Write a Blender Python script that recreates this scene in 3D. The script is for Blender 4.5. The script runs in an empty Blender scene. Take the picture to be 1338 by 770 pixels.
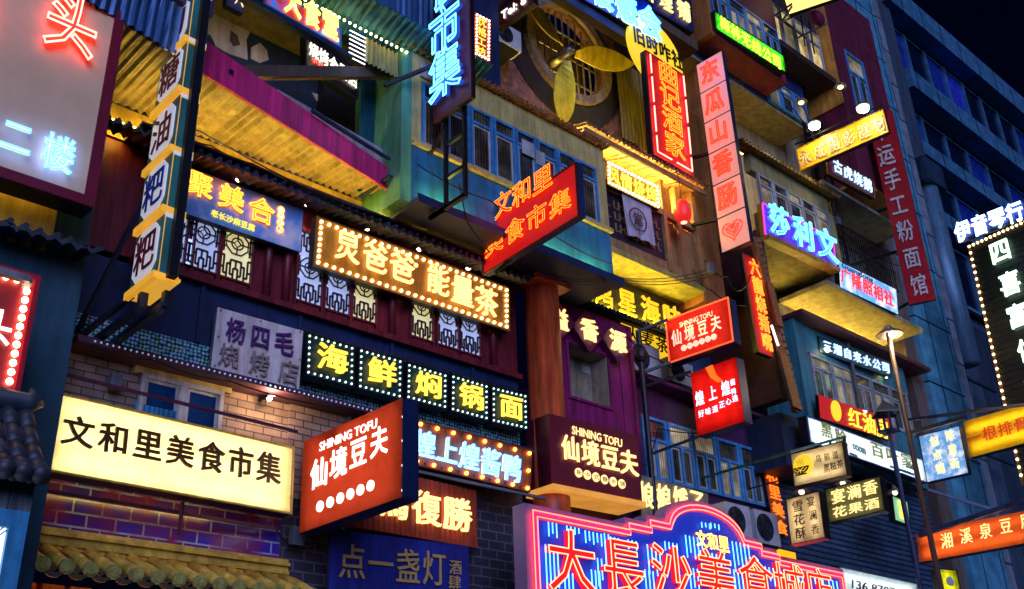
import bpy, math, random
import numpy as np
from mathutils import Matrix, Vector
random.seed(7)
sc = bpy.context.scene
COL = sc.collection
# ------------------------------------------------------------------ camera
W, H, F = 1338.0, 770.0, 1377.68
def _rot(y, t, r):
    fw = np.array([math.sin(y)*math.cos(t), math.cos(y)*math.cos(t), math.sin(t)])
    rt = np.array([math.cos(y), -math.sin(y), 0]); up = np.cross(rt, fw)
    return np.array([rt*math.cos(r)+up*math.sin(r), -(-rt*math.sin(r)+up*math.cos(r)), fw])
R = _rot(math.radians(42.988), math.radians(26.173), math.radians(-2.0794))
C = np.array([0, 0, 1.6])
cam = bpy.data.cameras.new('camera'); camo = bpy.data.objects.new('camera', cam); COL.objects.link(camo)
cam.sensor_width = 36; cam.lens = F/W*36; cam.clip_start = .1; cam.clip_end = 2000
m = Matrix.Identity(4)
for i in range(3):
    m[i][0] = R[0][i]; m[i][1] = -R[1][i]; m[i][2] = -R[2][i]; m[i][3] = C[i]
camo.matrix_world = m; sc.camera = camo
# ------------------------------------------------------------------ night sky, moon-blue street light, exposure
w = bpy.data.worlds.new('World'); sc.world = w; w.use_nodes = True
nt = w.node_tree; nt.nodes.clear()
out = nt.nodes.new('ShaderNodeOutputWorld'); bg = nt.nodes.new('ShaderNodeBackground')
sky = nt.nodes.new('ShaderNodeTexSky'); sky.sky_type = 'NISHITA'; sky.sun_disc = False
sky.sun_elevation = math.radians(-2); sky.sun_rotation = math.radians(200); sky.air_density = 1; sky.ozone_density = 4
mul = nt.nodes.new('ShaderNodeMixRGB'); mul.blend_type = 'MULTIPLY'; mul.inputs[0].default_value = 1
mul.inputs[2].default_value = (.22, .28, .75, 1)
nt.links.new(sky.outputs[0], mul.inputs[1]); nt.links.new(mul.outputs[0], bg.inputs[0])
bg.inputs[1].default_value = .05; nt.links.new(bg.outputs[0], out.inputs[0])
sl = bpy.data.lights.new('sun', 'SUN'); so = bpy.data.objects.new('sun', sl); COL.objects.link(so)
sl.energy = 1.75; sl.angle = math.radians(40); sl.color = (.42, .50, 1)
so.rotation_euler = Vector((.45, .8, -.28)).to_track_quat('-Z', 'Y').to_euler()
sc.view_settings.view_transform = 'Standard'; sc.view_settings.look = 'None'
sc.view_settings.exposure = 0.4; sc.view_settings.gamma = 1
sc.cycles.use_denoising = True; sc.cycles.max_bounces = 5; sc.cycles.diffuse_bounces = 3
sc.cycles.caustics_reflective = False; sc.cycles.caustics_refractive = False
sc.cycles.sample_clamp_indirect = 4
# ------------------------------------------------------------------ pixel -> world
def ray(px, py): return R.T @ np.array([(px-W/2)/F, (py-H/2)/F, 1])
def P(px, py, Y=None, X=None, Z=None):
    v = ray(px, py)
    t = Y/v[1] if Y is not None else X/v[0] if X is not None else (Z-1.6)/v[2]
    return C+v*t
def proj(p):
    q = R @ (np.asarray(p)-C); return np.array([q[0]/q[2]*F+W/2, q[1]/q[2]*F+H/2])
# ------------------------------------------------------------------ materials
MATS = {}
def mat(key, col, rough=.6, metal=0, var=.35, nscale=6, bump=.15, col2=None, stretch=None, coat=0):
    """painted / plastered / metal surface with dirt and wear"""
    if key in MATS: return MATS[key]
    M = bpy.data.materials.new(key); M.use_nodes = True; n = M.node_tree.nodes; L = M.node_tree.links
    b = n['Principled BSDF']; b.inputs['Roughness'].default_value = rough; b.inputs['Metallic'].default_value = metal
    b.inputs['Coat Weight'].default_value = coat
    tc = n.new('ShaderNodeTexCoord'); mp = n.new('ShaderNodeMapping')
    if stretch: mp.inputs['Scale'].default_value = stretch
    L.new(tc.outputs['Object'], mp.inputs['Vector'])
    no = n.new('ShaderNodeTexNoise'); no.inputs['Scale'].default_value = nscale; no.inputs['Detail'].default_value = 7
    no.inputs['Roughness'].default_value = .65
    L.new(mp.outputs[0], no.inputs['Vector'])
    cr = n.new('ShaderNodeValToRGB'); cr.color_ramp.elements[0].position = .32; cr.color_ramp.elements[1].position = .68
    c2 = col2 if col2 else tuple(c*(1-var) for c in col)
    cr.color_ramp.elements[0].color = (*c2, 1); cr.color_ramp.elements[1].color = (*col, 1)
    L.new(no.outputs['Fac'], cr.inputs[0])
    if bump >= .1:   # rain streaks and stains running down
        mp2 = n.new('ShaderNodeMapping'); mp2.inputs['Scale'].default_value = (2.6, 2.6, .28); L.new(tc.outputs['Object'], mp2.inputs['Vector'])
        n2 = n.new('ShaderNodeTexNoise'); n2.inputs['Scale'].default_value = 2.2; n2.inputs['Detail'].default_value = 9; n2.inputs['Roughness'].default_value = .7
        L.new(mp2.outputs[0], n2.inputs['Vector'])
        c2_ = n.new('ShaderNodeValToRGB'); c2_.color_ramp.elements[0].position = .38; c2_.color_ramp.elements[1].position = .58
        c2_.color_ramp.elements[0].color = (.50, .46, .44, 1); c2_.color_ramp.elements[1].color = (1, 1, 1, 1)
        L.new(n2.outputs['Fac'], c2_.inputs[0])
        mm = n.new('ShaderNodeMixRGB'); mm.blend_type = 'MULTIPLY'; mm.inputs[0].default_value = .8
        L.new(cr.outputs[0], mm.inputs[1]); L.new(c2_.outputs[0], mm.inputs[2]); L.new(mm.outputs[0], b.inputs['Base Color'])
    else: L.new(cr.outputs[0], b.inputs['Base Color'])
    if bump:
        bp = n.new('ShaderNodeBump'); bp.inputs['Strength'].default_value = bump; bp.inputs['Distance'].default_value = .02
        L.new(no.outputs['Fac'], bp.inputs['Height']); L.new(bp.outputs[0], b.inputs['Normal'])
    MATS[key] = M; return M
def em(key, col, s=1.0, base=None, var=0, nscale=5):
    """something that gives off light: lamp, neon tube, lit panel"""
    if key in MATS: return MATS[key]
    M = bpy.data.materials.new(key); M.use_nodes = True; n = M.node_tree.nodes; L = M.node_tree.links
    b = n['Principled BSDF']; b.inputs['Base Color'].default_value = (*(base or col), 1); b.inputs['Roughness'].default_value = .4
    b.inputs['Emission Color'].default_value = (*col, 1); b.inputs['Emission Strength'].default_value = s
    if var:
        tc = n.new('ShaderNodeTexCoord'); no = n.new('ShaderNodeTexNoise'); no.inputs['Scale'].default_value = nscale
        no.inputs['Detail'].default_value = 4
        L.new(tc.outputs['Object'], no.inputs['Vector'])
        cr = n.new('ShaderNodeValToRGB'); cr.color_ramp.elements[0].position = .3; cr.color_ramp.elements[1].position = .7
        cr.color_ramp.elements[0].color = (*[c*(1-var) for c in col], 1); cr.color_ramp.elements[1].color = (*col, 1)
        L.new(no.outputs['Fac'], cr.inputs[0]); L.new(cr.outputs[0], b.inputs['Emission Color'])
    MATS[key] = M; return M
def translucent(key, col):
    if key in MATS: return MATS[key]
    M = bpy.data.materials.new(key); M.use_nodes = True; n = M.node_tree.nodes; L = M.node_tree.links
    n.remove(n['Principled BSDF']); o = n['Material Output']
    tr = n.new('ShaderNodeBsdfTranslucent'); df = n.new('ShaderNodeBsdfDiffuse'); mx = n.new('ShaderNodeMixShader'); mx.inputs[0].default_value = .25
    tc = n.new('ShaderNodeTexCoord'); no = n.new('ShaderNodeTexNoise'); no.inputs['Scale'].default_value = 3; no.inputs['Detail'].default_value = 9; no.inputs['Roughness'].default_value = .7
    L.new(tc.outputs['Object'], no.inputs['Vector'])
    cr = n.new('ShaderNodeValToRGB'); cr.color_ramp.elements[0].position = .3; cr.color_ramp.elements[1].position = .55
    cr.color_ramp.elements[0].color = (*[c*.72 for c in col], 1); cr.color_ramp.elements[1].color = (*col, 1)
    L.new(no.outputs['Fac'], cr.inputs[0])
    for b in (tr, df): L.new(cr.outputs[0], b.inputs['Color'])
    L.new(tr.outputs[0], mx.inputs[1]); L.new(df.outputs[0], mx.inputs[2]); L.new(mx.outputs[0], o.inputs['Surface'])
    MATS[key] = M; return M
def brickmat(key, c1, c2, mortar, bw=.3, bh=.11, ms=.008, rough=.75, bump=.5, worn=None, off=.5):
    """brick / glazed tile courses on an XZ wall"""
    if key in MATS: return MATS[key]
    M = bpy.data.materials.new(key); M.use_nodes = True; n = M.node_tree.nodes; L = M.node_tree.links
    b = n['Principled BSDF']; b.inputs['Roughness'].default_value = rough
    tc = n.new('ShaderNodeTexCoord'); sp = n.new('ShaderNodeSeparateXYZ'); cb = n.new('ShaderNodeCombineXYZ'); ad = n.new('ShaderNodeMath')
    L.new(tc.outputs['Object'], sp.inputs[0]); L.new(sp.outputs[0], ad.inputs[0]); L.new(sp.outputs[1], ad.inputs[1])
    L.new(ad.outputs[0], cb.inputs[0]); L.new(sp.outputs[2], cb.inputs[1])
    br = n.new('ShaderNodeTexBrick'); br.inputs['Scale'].default_value = 1; br.inputs['Brick Width'].default_value = bw
    br.inputs['Row Height'].default_value = bh; br.inputs['Mortar Size'].default_value = ms; br.offset = off
    br.inputs['Color1'].default_value = (*c1, 1); br.inputs['Color2'].default_value = (*c2, 1); br.inputs['Mortar'].default_value = (*mortar, 1)
    br.inputs['Bias'].default_value = 0
    L.new(cb.outputs[0], br.inputs['Vector'])
    no = n.new('ShaderNodeTexNoise'); no.inputs['Scale'].default_value = 2.5; no.inputs['Detail'].default_value = 8
    L.new(tc.outputs['Object'], no.inputs['Vector'])
    mx = n.new('ShaderNodeMixRGB'); mx.blend_type = 'MULTIPLY' if not worn else 'MIX'
    cr = n.new('ShaderNodeValToRGB'); cr.color_ramp.elements[0].position = .4; cr.color_ramp.elements[1].position = .62
    L.new(no.outputs['Fac'], cr.inputs[0])
    if worn:
        L.new(cr.outputs[0], mx.inputs[0]); mx.inputs[2].default_value = (*worn, 1)
    else:
        mx.inputs[0].default_value = .55; L.new(cr.outputs[0], mx.inputs[2])
        cr.color_ramp.elements[0].color = (.35, .33, .3, 1)
    L.new(br.outputs['Color'], mx.inputs[1]); L.new(mx.outputs[0], b.inputs['Base Color'])
    bp = n.new('ShaderNodeBump'); bp.invert = True; bp.inputs['Strength'].default_value = bump; bp.inputs['Distance'].default_value = .02
    L.new(br.outputs['Fac'], bp.inputs['Height']); L.new(bp.outputs[0], b.inputs['Normal'])
    MATS[key] = M; return M
def mosaicmat():
    M = bpy.data.materials.new('mosaic'); M.use_nodes = True; n = M.node_tree.nodes; L = M.node_tree.links
    b = n['Principled BSDF']; b.inputs['Roughness'].default_value = .25
    tc = n.new('ShaderNodeTexCoord'); vo = n.new('ShaderNodeTexVoronoi'); vo.inputs['Scale'].default_value = 19; vo.inputs['Randomness'].default_value = .35
    L.new(tc.outputs['Object'], vo.inputs['Vector'])
    cr = n.new('ShaderNodeValToRGB'); cr.color_ramp.elements[0].position = .25; cr.color_ramp.elements[1].position = .55
    cr.color_ramp.elements[0].color = (.45, 1, .95, 1); cr.color_ramp.elements[1].color = (.01, .06, .09, 1)
    L.new(vo.outputs['Distance'], cr.inputs[0])
    mx = n.new('ShaderNodeMixRGB'); mx.blend_type = 'MULTIPLY'; mx.inputs[0].default_value = .45
    L.new(cr.outputs[0], mx.inputs[1]); L.new(vo.outputs['Color'], mx.inputs[2]); L.new(mx.outputs[0], b.inputs['Base Color'])
    bp = n.new('ShaderNodeBump'); bp.invert = True; bp.inputs['Strength'].default_value = .8; bp.inputs['Distance'].default_value = .02
    L.new(vo.outputs['Distance'], bp.inputs['Height']); L.new(bp.outputs[0], b.inputs['Normal'])
    MATS['mosaic'] = M; return M
def cloudmat(key, sky_c, cloud_c, e=0, scale=2.2):
    M = bpy.data.materials.new(key); M.use_nodes = True; n = M.node_tree.nodes; L = M.node_tree.links
    b = n['Principled BSDF']; b.inputs['Roughness'].default_value = .35
    tc = n.new('ShaderNodeTexCoord'); no = n.new('ShaderNodeTexNoise'); no.inputs['Scale'].default_value = scale; no.inputs['Detail'].default_value = 8
    L.new(tc.outputs['Object'], no.inputs['Vector'])
    cr = n.new('ShaderNodeValToRGB'); cr.color_ramp.elements[0].position = .46; cr.color_ramp.elements[1].position = .66
    cr.color_ramp.elements[0].color = (*sky_c, 1); cr.color_ramp.elements[1].color = (*cloud_c, 1)
    L.new(no.outputs['Fac'], cr.inputs[0]); L.new(cr.outputs[0], b.inputs['Base Color'])
    if e: L.new(cr.outputs[0], b.inputs['Emission Color']); b.inputs['Emission Strength'].default_value = e
    MATS[key] = M; return M
def glassmat(key, col, rough=.12, s=0, ec=None, folds=True):
    new = key not in MATS
    M = mat(key, col, rough, 0, .5, 3, 0)
    b = M.node_tree.nodes['Principled BSDF']
    if new and folds:
        n = M.node_tree.nodes; L = M.node_tree.links; src = b.inputs['Base Color'].links[0].from_socket
        tc = n.new('ShaderNodeTexCoord'); wv = n.new('ShaderNodeTexWave'); wv.inputs['Scale'].default_value = 5; wv.inputs['Distortion'].default_value = 3.5; wv.inputs['Detail'].default_value = 2
        mp = n.new('ShaderNodeMapping'); mp.inputs['Scale'].default_value = (1, 1, .15); L.new(tc.outputs['Object'], mp.inputs[0]); L.new(mp.outputs[0], wv.inputs[0])
        no = n.new('ShaderNodeTexNoise'); no.inputs['Scale'].default_value = 1.7; L.new(tc.outputs['Object'], no.inputs['Vector'])
        cr = n.new('ShaderNodeValToRGB'); cr.color_ramp.elements[0].position = .42; cr.color_ramp.elements[1].position = .56; cr.color_ramp.elements[0].color = (.22, .22, .26, 1)
        L.new(no.outputs['Fac'], cr.inputs[0])
        m1 = n.new('ShaderNodeMixRGB'); m1.blend_type = 'MULTIPLY'; m1.inputs[0].default_value = .6; m2 = n.new('ShaderNodeMixRGB'); m2.blend_type = 'MULTIPLY'; m2.inputs[0].default_value = .8
        L.new(src, m1.inputs[1]); L.new(wv.outputs['Color'], m1.inputs[2]); L.new(m1.outputs[0], m2.inputs[1]); L.new(cr.outputs[0], m2.inputs[2]); L.new(m2.outputs[0], b.inputs['Base Color']); b.inputs['Specular IOR Level'].default_value = .8
    if s:
        b.inputs['Emission Strength'].default_value = s
        src = b.inputs['Base Color'].links[0].from_socket
        if ec: b.inputs['Emission Color'].default_value = (*ec, 1)
        else: M.node_tree.links.new(src, b.inputs['Emission Color'])
    return M
# ------------------------------------------------------------------ mesh builder
class MB:
    def __init__(s): s.v = []; s.f = []
    def add(s, vs, fs):
        o = len(s.v); s.v += [tuple(map(float, p)) for p in vs]; s.f += [tuple(i+o for i in f) for f in fs]; return s
    def box(s, x0, x1, y0, y1, z0, z1):
        x0, x1 = min(x0, x1), max(x0, x1); y0, y1 = min(y0, y1), max(y0, y1); z0, z1 = min(z0, z1), max(z0, z1)
        v = [(x, y, z) for z in (z0, z1) for y in (y0, y1) for x in (x0, x1)]
        return s.add(v, [(0, 2, 3, 1), (4, 5, 7, 6), (0, 1, 5, 4), (2, 6, 7, 3), (0, 4, 6, 2), (1, 3, 7, 5)])
    def hexa(s, b, t):   # two loops of n points
        n = len(b)
        return s.add(list(b)+list(t), [tuple(range(n))[::-1], tuple(range(n, 2*n))]+[(i, (i+1) % n, n+(i+1) % n, n+i) for i in range(n)])
    def prism(s, pts, y0, y1):   # xz outline extruded along y
        return s.hexa([(x, y0, z) for x, z in pts], [(x, y1, z) for x, z in pts])
    def bar(s, p, q, a, b=None):  # square bar
        b = b or a; p = Vector(p); q = Vector(q); d = (q-p).normalized()
        u = d.cross(Vector((0, 0, 1)))
        u = Vector((1, 0, 0)) if u.length < 1e-3 else u.normalized()
        v = d.cross(u)
        k = [u*a/2+v*b/2, -u*a/2+v*b/2, -u*a/2-v*b/2, u*a/2-v*b/2]
        return s.hexa([p+c for c in k], [q+c for c in k])
    def tube(s, pts, r, n=8, cap=True):
        pts = [Vector(p) for p in pts]; rings = []
        for i, p in enumerate(pts):
            d = (pts[min(i+1, len(pts)-1)]-pts[max(i-1, 0)]).normalized()
            u = d.cross(Vector((0, 0, 1)))
            u = Vector((1, 0, 0)) if u.length < 1e-3 else u.normalized()
            v = d.cross(u)
            rr = r[i] if isinstance(r, (list, tuple)) else r
            rings.append([p+u*rr*math.cos(2*math.pi*k/n)+v*rr*math.sin(2*math.pi*k/n) for k in range(n)])
        vs = [q for g in rings for q in g]
        fs = [(i*n+k, i*n+(k+1) % n, (i+1)*n+(k+1) % n, (i+1)*n+k) for i in range(len(pts)-1) for k in range(n)]
        if cap: fs += [tuple(range(n))[::-1], tuple(range((len(pts)-1)*n, len(pts)*n))]
        return s.add(vs, fs)
    def lathe(s, c, prof, n=20):  # prof: (r,z) about vertical axis at c
        vs = [(c[0]+r*math.cos(2*math.pi*k/n), c[1]+r*math.sin(2*math.pi*k/n), c[2]+z) for r, z in prof for k in range(n)]
        fs = [(i*n+k, i*n+(k+1) % n, (i+1)*n+(k+1) % n, (i+1)*n+k) for i in range(len(prof)-1) for k in range(n)]
        return s.add(vs, fs)
    def ball(s, c, r, n=8, m=6, sc_=(1, 1, 1)):
        vs = [(c[0]+sc_[0]*r*math.sin(math.pi*i/m)*math.cos(2*math.pi*k/n), c[1]+sc_[1]*r*math.sin(math.pi*i/m)*math.sin(2*math.pi*k/n), c[2]+sc_[2]*r*math.cos(math.pi*i/m)) for i in range(m+1) for k in range(n)]
        fs = [(i*n+k, (i+1)*n+k, (i+1)*n+(k+1) % n, i*n+(k+1) % n) for i in range(m) for k in range(n)]
        return s.add(vs, fs)
    def corr(s, A, B, D, waves, amp, rows=1, th=.012, far=None):
        """corrugated sheet: A->B across the waves, A->D along them"""
        A, B, D = Vector(A), Vector(B), Vector(D); nrm = (B-A).cross(D-A).normalized(); nu = waves*6; rj = random.Random(waves*31+int(A.x*17)); jit = [rj.uniform(-1, 1) for _ in range(waves+2)]; rows = max(rows, 3)
        for side in (0, 1):
            o = len(s.v)
            for j in range(rows+1):
                for i in range(nu+1):
                    u = i/nu; E_ = (Vector(far)-B if far else D-A)
                    s.v.append(tuple(A+(B-A)*u+((D-A)*(1-u)+E_*u)*(j/rows)+nrm*(amp*(1+.45*jit[i//6])*math.sin(u*waves*2*math.pi)+.3*amp*jit[(i//6*7+j*3) % len(jit)]+side*th)))
            for j in range(rows):
                for i in range(nu):
                    a = o+j*(nu+1)+i
                    s.f.append((a, a+1, a+nu+2, a+nu+1))
        return s
    def build(s, name, m, parent=None, local=False, smooth=False):
        me = bpy.data.meshes.new(name); vs = s.v
        o = bpy.data.objects.new(name, me); COL.objects.link(o)
        if parent is not None:
            o.parent = parent
            if not local:
                inv = WM(parent).inverted(); vs = [tuple(inv @ Vector(p)) for p in vs]
        elif not local:
            a = np.array(vs); b = ((a[:, 0].min()+a[:, 0].max())/2, (a[:, 1].min()+a[:, 1].max())/2, a[:, 2].min())
            vs = [tuple(np.array(p)-b) for p in vs]; o.location = b
        me.from_pydata(vs, [], s.f); me.materials.append(m)
        import bmesh
        bm = bmesh.new(); bm.from_mesh(me); bmesh.ops.recalc_face_normals(bm, faces=bm.faces); bm.to_mesh(me); bm.free()
        if smooth:
            for p in me.polygons: p.use_smooth = True
        return o
def each(b, name, m, parent=None, **k):
    """every separate piece collected in a builder becomes a part of its own"""
    par = list(range(len(b.v)))
    def fd(i):
        while par[i] != i: par[i] = par[par[i]]; i = par[i]
        return i
    for f in b.f:
        for i in f[1:]: par[fd(i)] = fd(f[0])
    gr = {}
    for f in b.f: gr.setdefault(fd(f[0]), []).append(f)
    res = []
    for fs in gr.values():
        ids = sorted({i for f in fs for i in f}); mp = {j: n for n, j in enumerate(ids)}
        c = MB(); c.v = [b.v[i] for i in ids]; c.f = [tuple(mp[i] for i in f) for f in fs]; res.append(c.build(name, m, parent, **k))
    return res
def WM(o):
    M_ = o.matrix_basis.copy(); p = o.parent
    while p: M_ = p.matrix_basis @ M_; p = p.parent
    return M_
def box(name, m, parent, *a): return MB().box(*a).build(name, m, parent)
def tag(o, label, cat, group=None):
    o['label'] = label; o['category'] = cat
    if group: o['group'] = group
    return o
def thing(name, label, cat, loc=(0, 0, 0), group=None, M_=None):
    o = bpy.data.objects.new(name, None); COL.objects.link(o); o.empty_display_size = .1
    if M_ is not None: o.matrix_basis = M_
    else: o.location = [float(c) for c in loc]
    return tag(o, label, cat, group)
def struct(o): o['kind'] = 'structure'; return o
def copy_tree(o, parent=None):
    c = o.copy(); COL.objects.link(c)
    if parent: c.parent = parent
    for ch in [q for q in o.children]: copy_tree(ch, c)
    return c
# ------------------------------------------------------------------ lettering
GL = {}
def glyph(t, style, bold=.02, ext=.03, r=.022):
    bold *= .55
    k = (t, style, bold, ext, r)
    if k in GL: return GL[k]
    c = bpy.data.curves.new('g', 'FONT'); c.body = t; c.size = 1; c.resolution_u = 3
    def grab():
        bpy.context.view_layer.update()
        return bpy.data.meshes.new_from_object(o.evaluated_get(bpy.context.evaluated_depsgraph_get()))
    o = bpy.data.objects.new('g', c); COL.objects.link(o)
    if style == 'fill':
        c.extrude = ext; me = grab()
        if bold > .004:   # heavier strokes: a round edge of the stroke's own outline
            c.extrude = 0; c.fill_mode = 'NONE'; c.bevel_depth = bold; c.bevel_resolution = 1; c.resolution_u = 2
            m2 = grab()
            import bmesh
            bm = bmesh.new(); bm.from_mesh(m2)
            for v in bm.verts: v.co.z = v.co.z*.25+ext*.9
            bm.from_mesh(me); me2 = bpy.data.meshes.new('g'); bm.to_mesh(me2); bm.free(); me = me2
    else:
        c.offset = min(bold, .006); c.fill_mode = 'NONE'; c.bevel_depth = r; c.bevel_resolution = 1; c.resolution_u = 2
        me = grab()
    bpy.data.objects.remove(o); bpy.data.curves.remove(c)
    xs = [v.co.x for v in me.vertices]; ys = [v.co.y for v in me.vertices]
    if len(t) == 1 and ord(t) > 0x2e00: cx, cy = .5, .36
    else: cx, cy = (min(xs)+max(xs))/2, (min(ys)+max(ys))/2
    for v in me.vertices: v.co.x -= cx; v.co.y -= cy
    me['w'] = max(xs)-min(xs); me['h'] = max(ys)-min(ys)
    GL[k] = me; return me
_mc = {}
def withmat(me, m):
    k = (me.name, m.name)
    if k not in _mc:
        c = me.copy(); c.materials.clear(); c.materials.append(m); _mc[k] = c
    return _mc[k]
BALL = {}
def ballmesh(r, m):
    k = (round(r, 4), m.name)
    if k not in BALL:
        o = MB().ball((0, 0, 0), r, 8, 6).build('b', m, None, local=True, smooth=True); BALL[k] = o.data; bpy.data.objects.remove(o)
    return BALL[k]
# ------------------------------------------------------------------ a flat board found from its four corners
def frame3(yaw, pitch, roll):
    u = np.array([math.cos(yaw), math.sin(yaw), 0]); d = np.array([-math.sin(yaw), math.cos(yaw), 0]); z = np.array([0, 0, 1.])
    z, d = z*math.cos(pitch)+d*math.sin(pitch), d*math.cos(pitch)-z*math.sin(pitch)
    u, z = u*math.cos(roll)+z*math.sin(roll), z*math.cos(roll)-u*math.sin(roll)
    return u, d, z
def fit(c, Y, yaw0, sy=14, sp=4, sr=2):
    c = np.array(c, float); y0 = math.radians(yaw0)
    cen = c.mean(0)
    ppm = np.linalg.norm(proj(P(*cen, Y=Y)+np.array([0, 0, 1.]))-cen)
    hh = (np.linalg.norm(c[0]-c[3])+np.linalg.norm(c[1]-c[2]))/2/ppm
    ww = (np.linalg.norm(c[0]-c[1])+np.linalg.norm(c[3]-c[2]))/2/ppm*1.3
    p = np.array([cen[0], cen[1], ww, hh, y0, 0, 0])
    def res(p):
        u, d, z = frame3(*p[4:]); o = P(p[0], p[1], Y=Y)
        q = [o+u*a*p[2]/2+z*b*p[3]/2 for a, b in ((-1, 1), (1, 1), (1, -1), (-1, -1))]
        e = np.concatenate([(proj(k)-c[i])/1.5 for i, k in enumerate(q)])
        return np.concatenate([e, [(p[4]-y0)/math.radians(sy), p[5]/math.radians(sp), p[6]/math.radians(sr)]])
    lam = 1e-2
    st = np.array([.01, .01, 1e-4, 1e-4, 1e-4, 1e-4, 1e-4])
    for _ in range(60):
        r = res(p); J = np.array([(res(p+np.eye(7)[i]*st[i])-r)/st[i] for i in range(7)]).T
        A = J.T@J; dp = np.linalg.solve(A+lam*np.diag(np.diag(A)), -J.T@r); q = p+dp
        q[2:4] = np.maximum(q[2:4], .02)
        if np.sum(res(q)**2) < np.sum(r**2): p = q; lam *= .4
        else: lam *= 4
    return p
BLACK = mat('black_metal', (.012, .014, .02), .45, .4)
class Sign:
    """a signboard: casing, face panel, frame, lettering, bulbs"""
    def __init__(s, name, label, corners, Y, yaw=0, thick=.14, panel=None, frame=None, fw=.03, casing=None, cat='sign', group=None, sy=14, proud=.02):
        p = fit(corners, Y, yaw, sy); s.w, s.h = p[2], p[3]
        u, d, z = frame3(*p[4:]); o = P(p[0], p[1], Y=Y)-z*s.h/2
        M_ = Matrix.Identity(4)
        for i in range(3): M_[i][0], M_[i][1], M_[i][2], M_[i][3] = u[i], d[i], z[i], o[i]
        s.M = M_; s.inv = M_.inverted()
        s.root = thing(name, label, cat, group=group, M_=M_); w, h = s.w/2, s.h
        s.thick = thick
        if casing is not False: MB().box(-w, w, .014, thick, 0, h).build('casing', casing or BLACK, s.root, True)
        if frame:
            b = MB(); e = -proud
            b.box(-w, w, e, .012, 0, fw); b.box(-w, w, e, .012, h-fw, h); b.box(-w, -w+fw, e, .012, fw+.001, h-fw-.001); b.box(w-fw, w, e, .012, fw+.001, h-fw-.001)
            b.build('frame', frame, s.root, True)
        else: fw = 0
        if isinstance(panel, tuple):   # translucent face with tubes behind it
            for o_ in list(s.root.children):
                if o_.name.startswith('casing'): bpy.data.objects.remove(o_)
            cs = casing or BLACK; c = MB(); tk = max(thick, .16)
            c.box(-w, w, tk-.02, tk, 0, h); c.box(-w, w, .014, tk-.021, 0, .012); c.box(-w, w, .014, tk-.021, h-.012, h); c.box(-w, -w+.012, .014, tk-.021, .013, h-.013); c.box(w-.012, w, .014, tk-.021, .013, h-.013)
            c.build('casing', cs, s.root, True)
            nm, colr, lev = panel; long_x = 2*w >= h; sh_, ln = (h, 2*w) if long_x else (2*w, h)
            nt_ = max(1, int(round(sh_/.34))); d_ = tk*.62; b = MB()
            L_ = lev*math.pi/(.8*2*.012*(1/d_+.8*(nt_-1)/(sh_/nt_+d_)))*1.1
            for i in range(nt_):
                a = sh_*(i+.5)/nt_; e_ = min(.1, ln*.08)
                if long_x: b.tube([(-w+e_, d_, a), (w-e_, d_, a)], .012, 6)
                else: b.tube([(-w+a, d_, e_), (-w+a, d_, h-e_)], .012, 6)
            each(b, 'tube_lamp', em('tube_lamp_%d' % int(L_*10), (1, .93, .82), L_), s.root, local=True)
            panel = translucent(nm, colr)
        if panel and panel.name.startswith('face_'):
            g = .002
            s.panel = MB().add([(-w+fw+g, .004, fw+g), (w-fw-g, .004, fw+g), (w-fw-g, .004, h-fw-g), (-w+fw+g, .004, h-fw-g)], [(0, 1, 2, 3)]).build('panel', panel, s.root, True)
        elif panel: s.panel = MB().box(-w+fw+.001, w-fw-.001, 0, .012, fw+.001, h-fw-.001).build('panel', panel, s.root, True)
    def loc(s, px, py):
        v = s.inv.to_3x3() @ Vector(ray(px, py)); c = s.inv @ Vector(C); t = -c.y/v.y
        q = c+v*t; return q.x, q.z
    def char(s, ch, x, z, w, h, m, style='fill', bold=.02, ext=.03, off=.012, tube=None, r=.022, name='character', fillm=None):
        def put(nm, me, mm, par, y):
            o = bpy.data.objects.new(nm, withmat(me, mm)); COL.objects.link(o); o.parent = par
            return o
        if style == 'fill' or style == 'both':
            me = glyph(ch, 'fill', bold, ext); o = put(name, me, m, s.root, 0)
        else:
            me = glyph(ch, 'tube', bold, ext, r); o = put(name, me, m, s.root, 0)
        sx, sz = (w, h) if (len(ch) == 1 and ord(ch) > 0x2e00) else (w/me['w'], h/me['h'])
        o.scale = (sx, sz, min(sx, sz)); o.rotation_euler = (math.pi/2, 0, 0); o.location = (x, -off-ext*min(sx, sz), z)
        if style == 'both':
            t = put('neon_tube', glyph(ch, 'tube', bold+.01, 0, r), tube, o, 0); t.location = (0, 0, ext+r*.6)
        return o
    def row(s, text, p0, p1, hpx, m, wpx=None, wf=1.0, name='character', **k):
        n = len(text); (x0, z0), (x1, z1) = s.loc(*p0), s.loc(*p1)
        for i, ch in enumerate(text):
            if ch == ' ': continue
            t = i/max(n-1, 1); px, py = p0[0]+(p1[0]-p0[0])*t, p0[1]+(p1[1]-p0[1])*t
            # equal steps on the board itself
            x, z = x0+(x1-x0)*t, z0+(z1-z0)*t
            h = abs(s.loc(px, py-hpx/2)[1]-s.loc(px, py+hpx/2)[1]) if not isinstance(hpx, float) else hpx
            if wpx: w_ = abs(s.loc(px-wpx/2, py)[0]-s.loc(px+wpx/2, py)[0])
            elif n > 1 and abs(x1-x0) > abs(z1-z0): w_ = abs(x1-x0)/(n-1)*.98
            else: w_ = h
            s.char(ch, x, z, w_*wf, h, m, name=name, **k)
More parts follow.
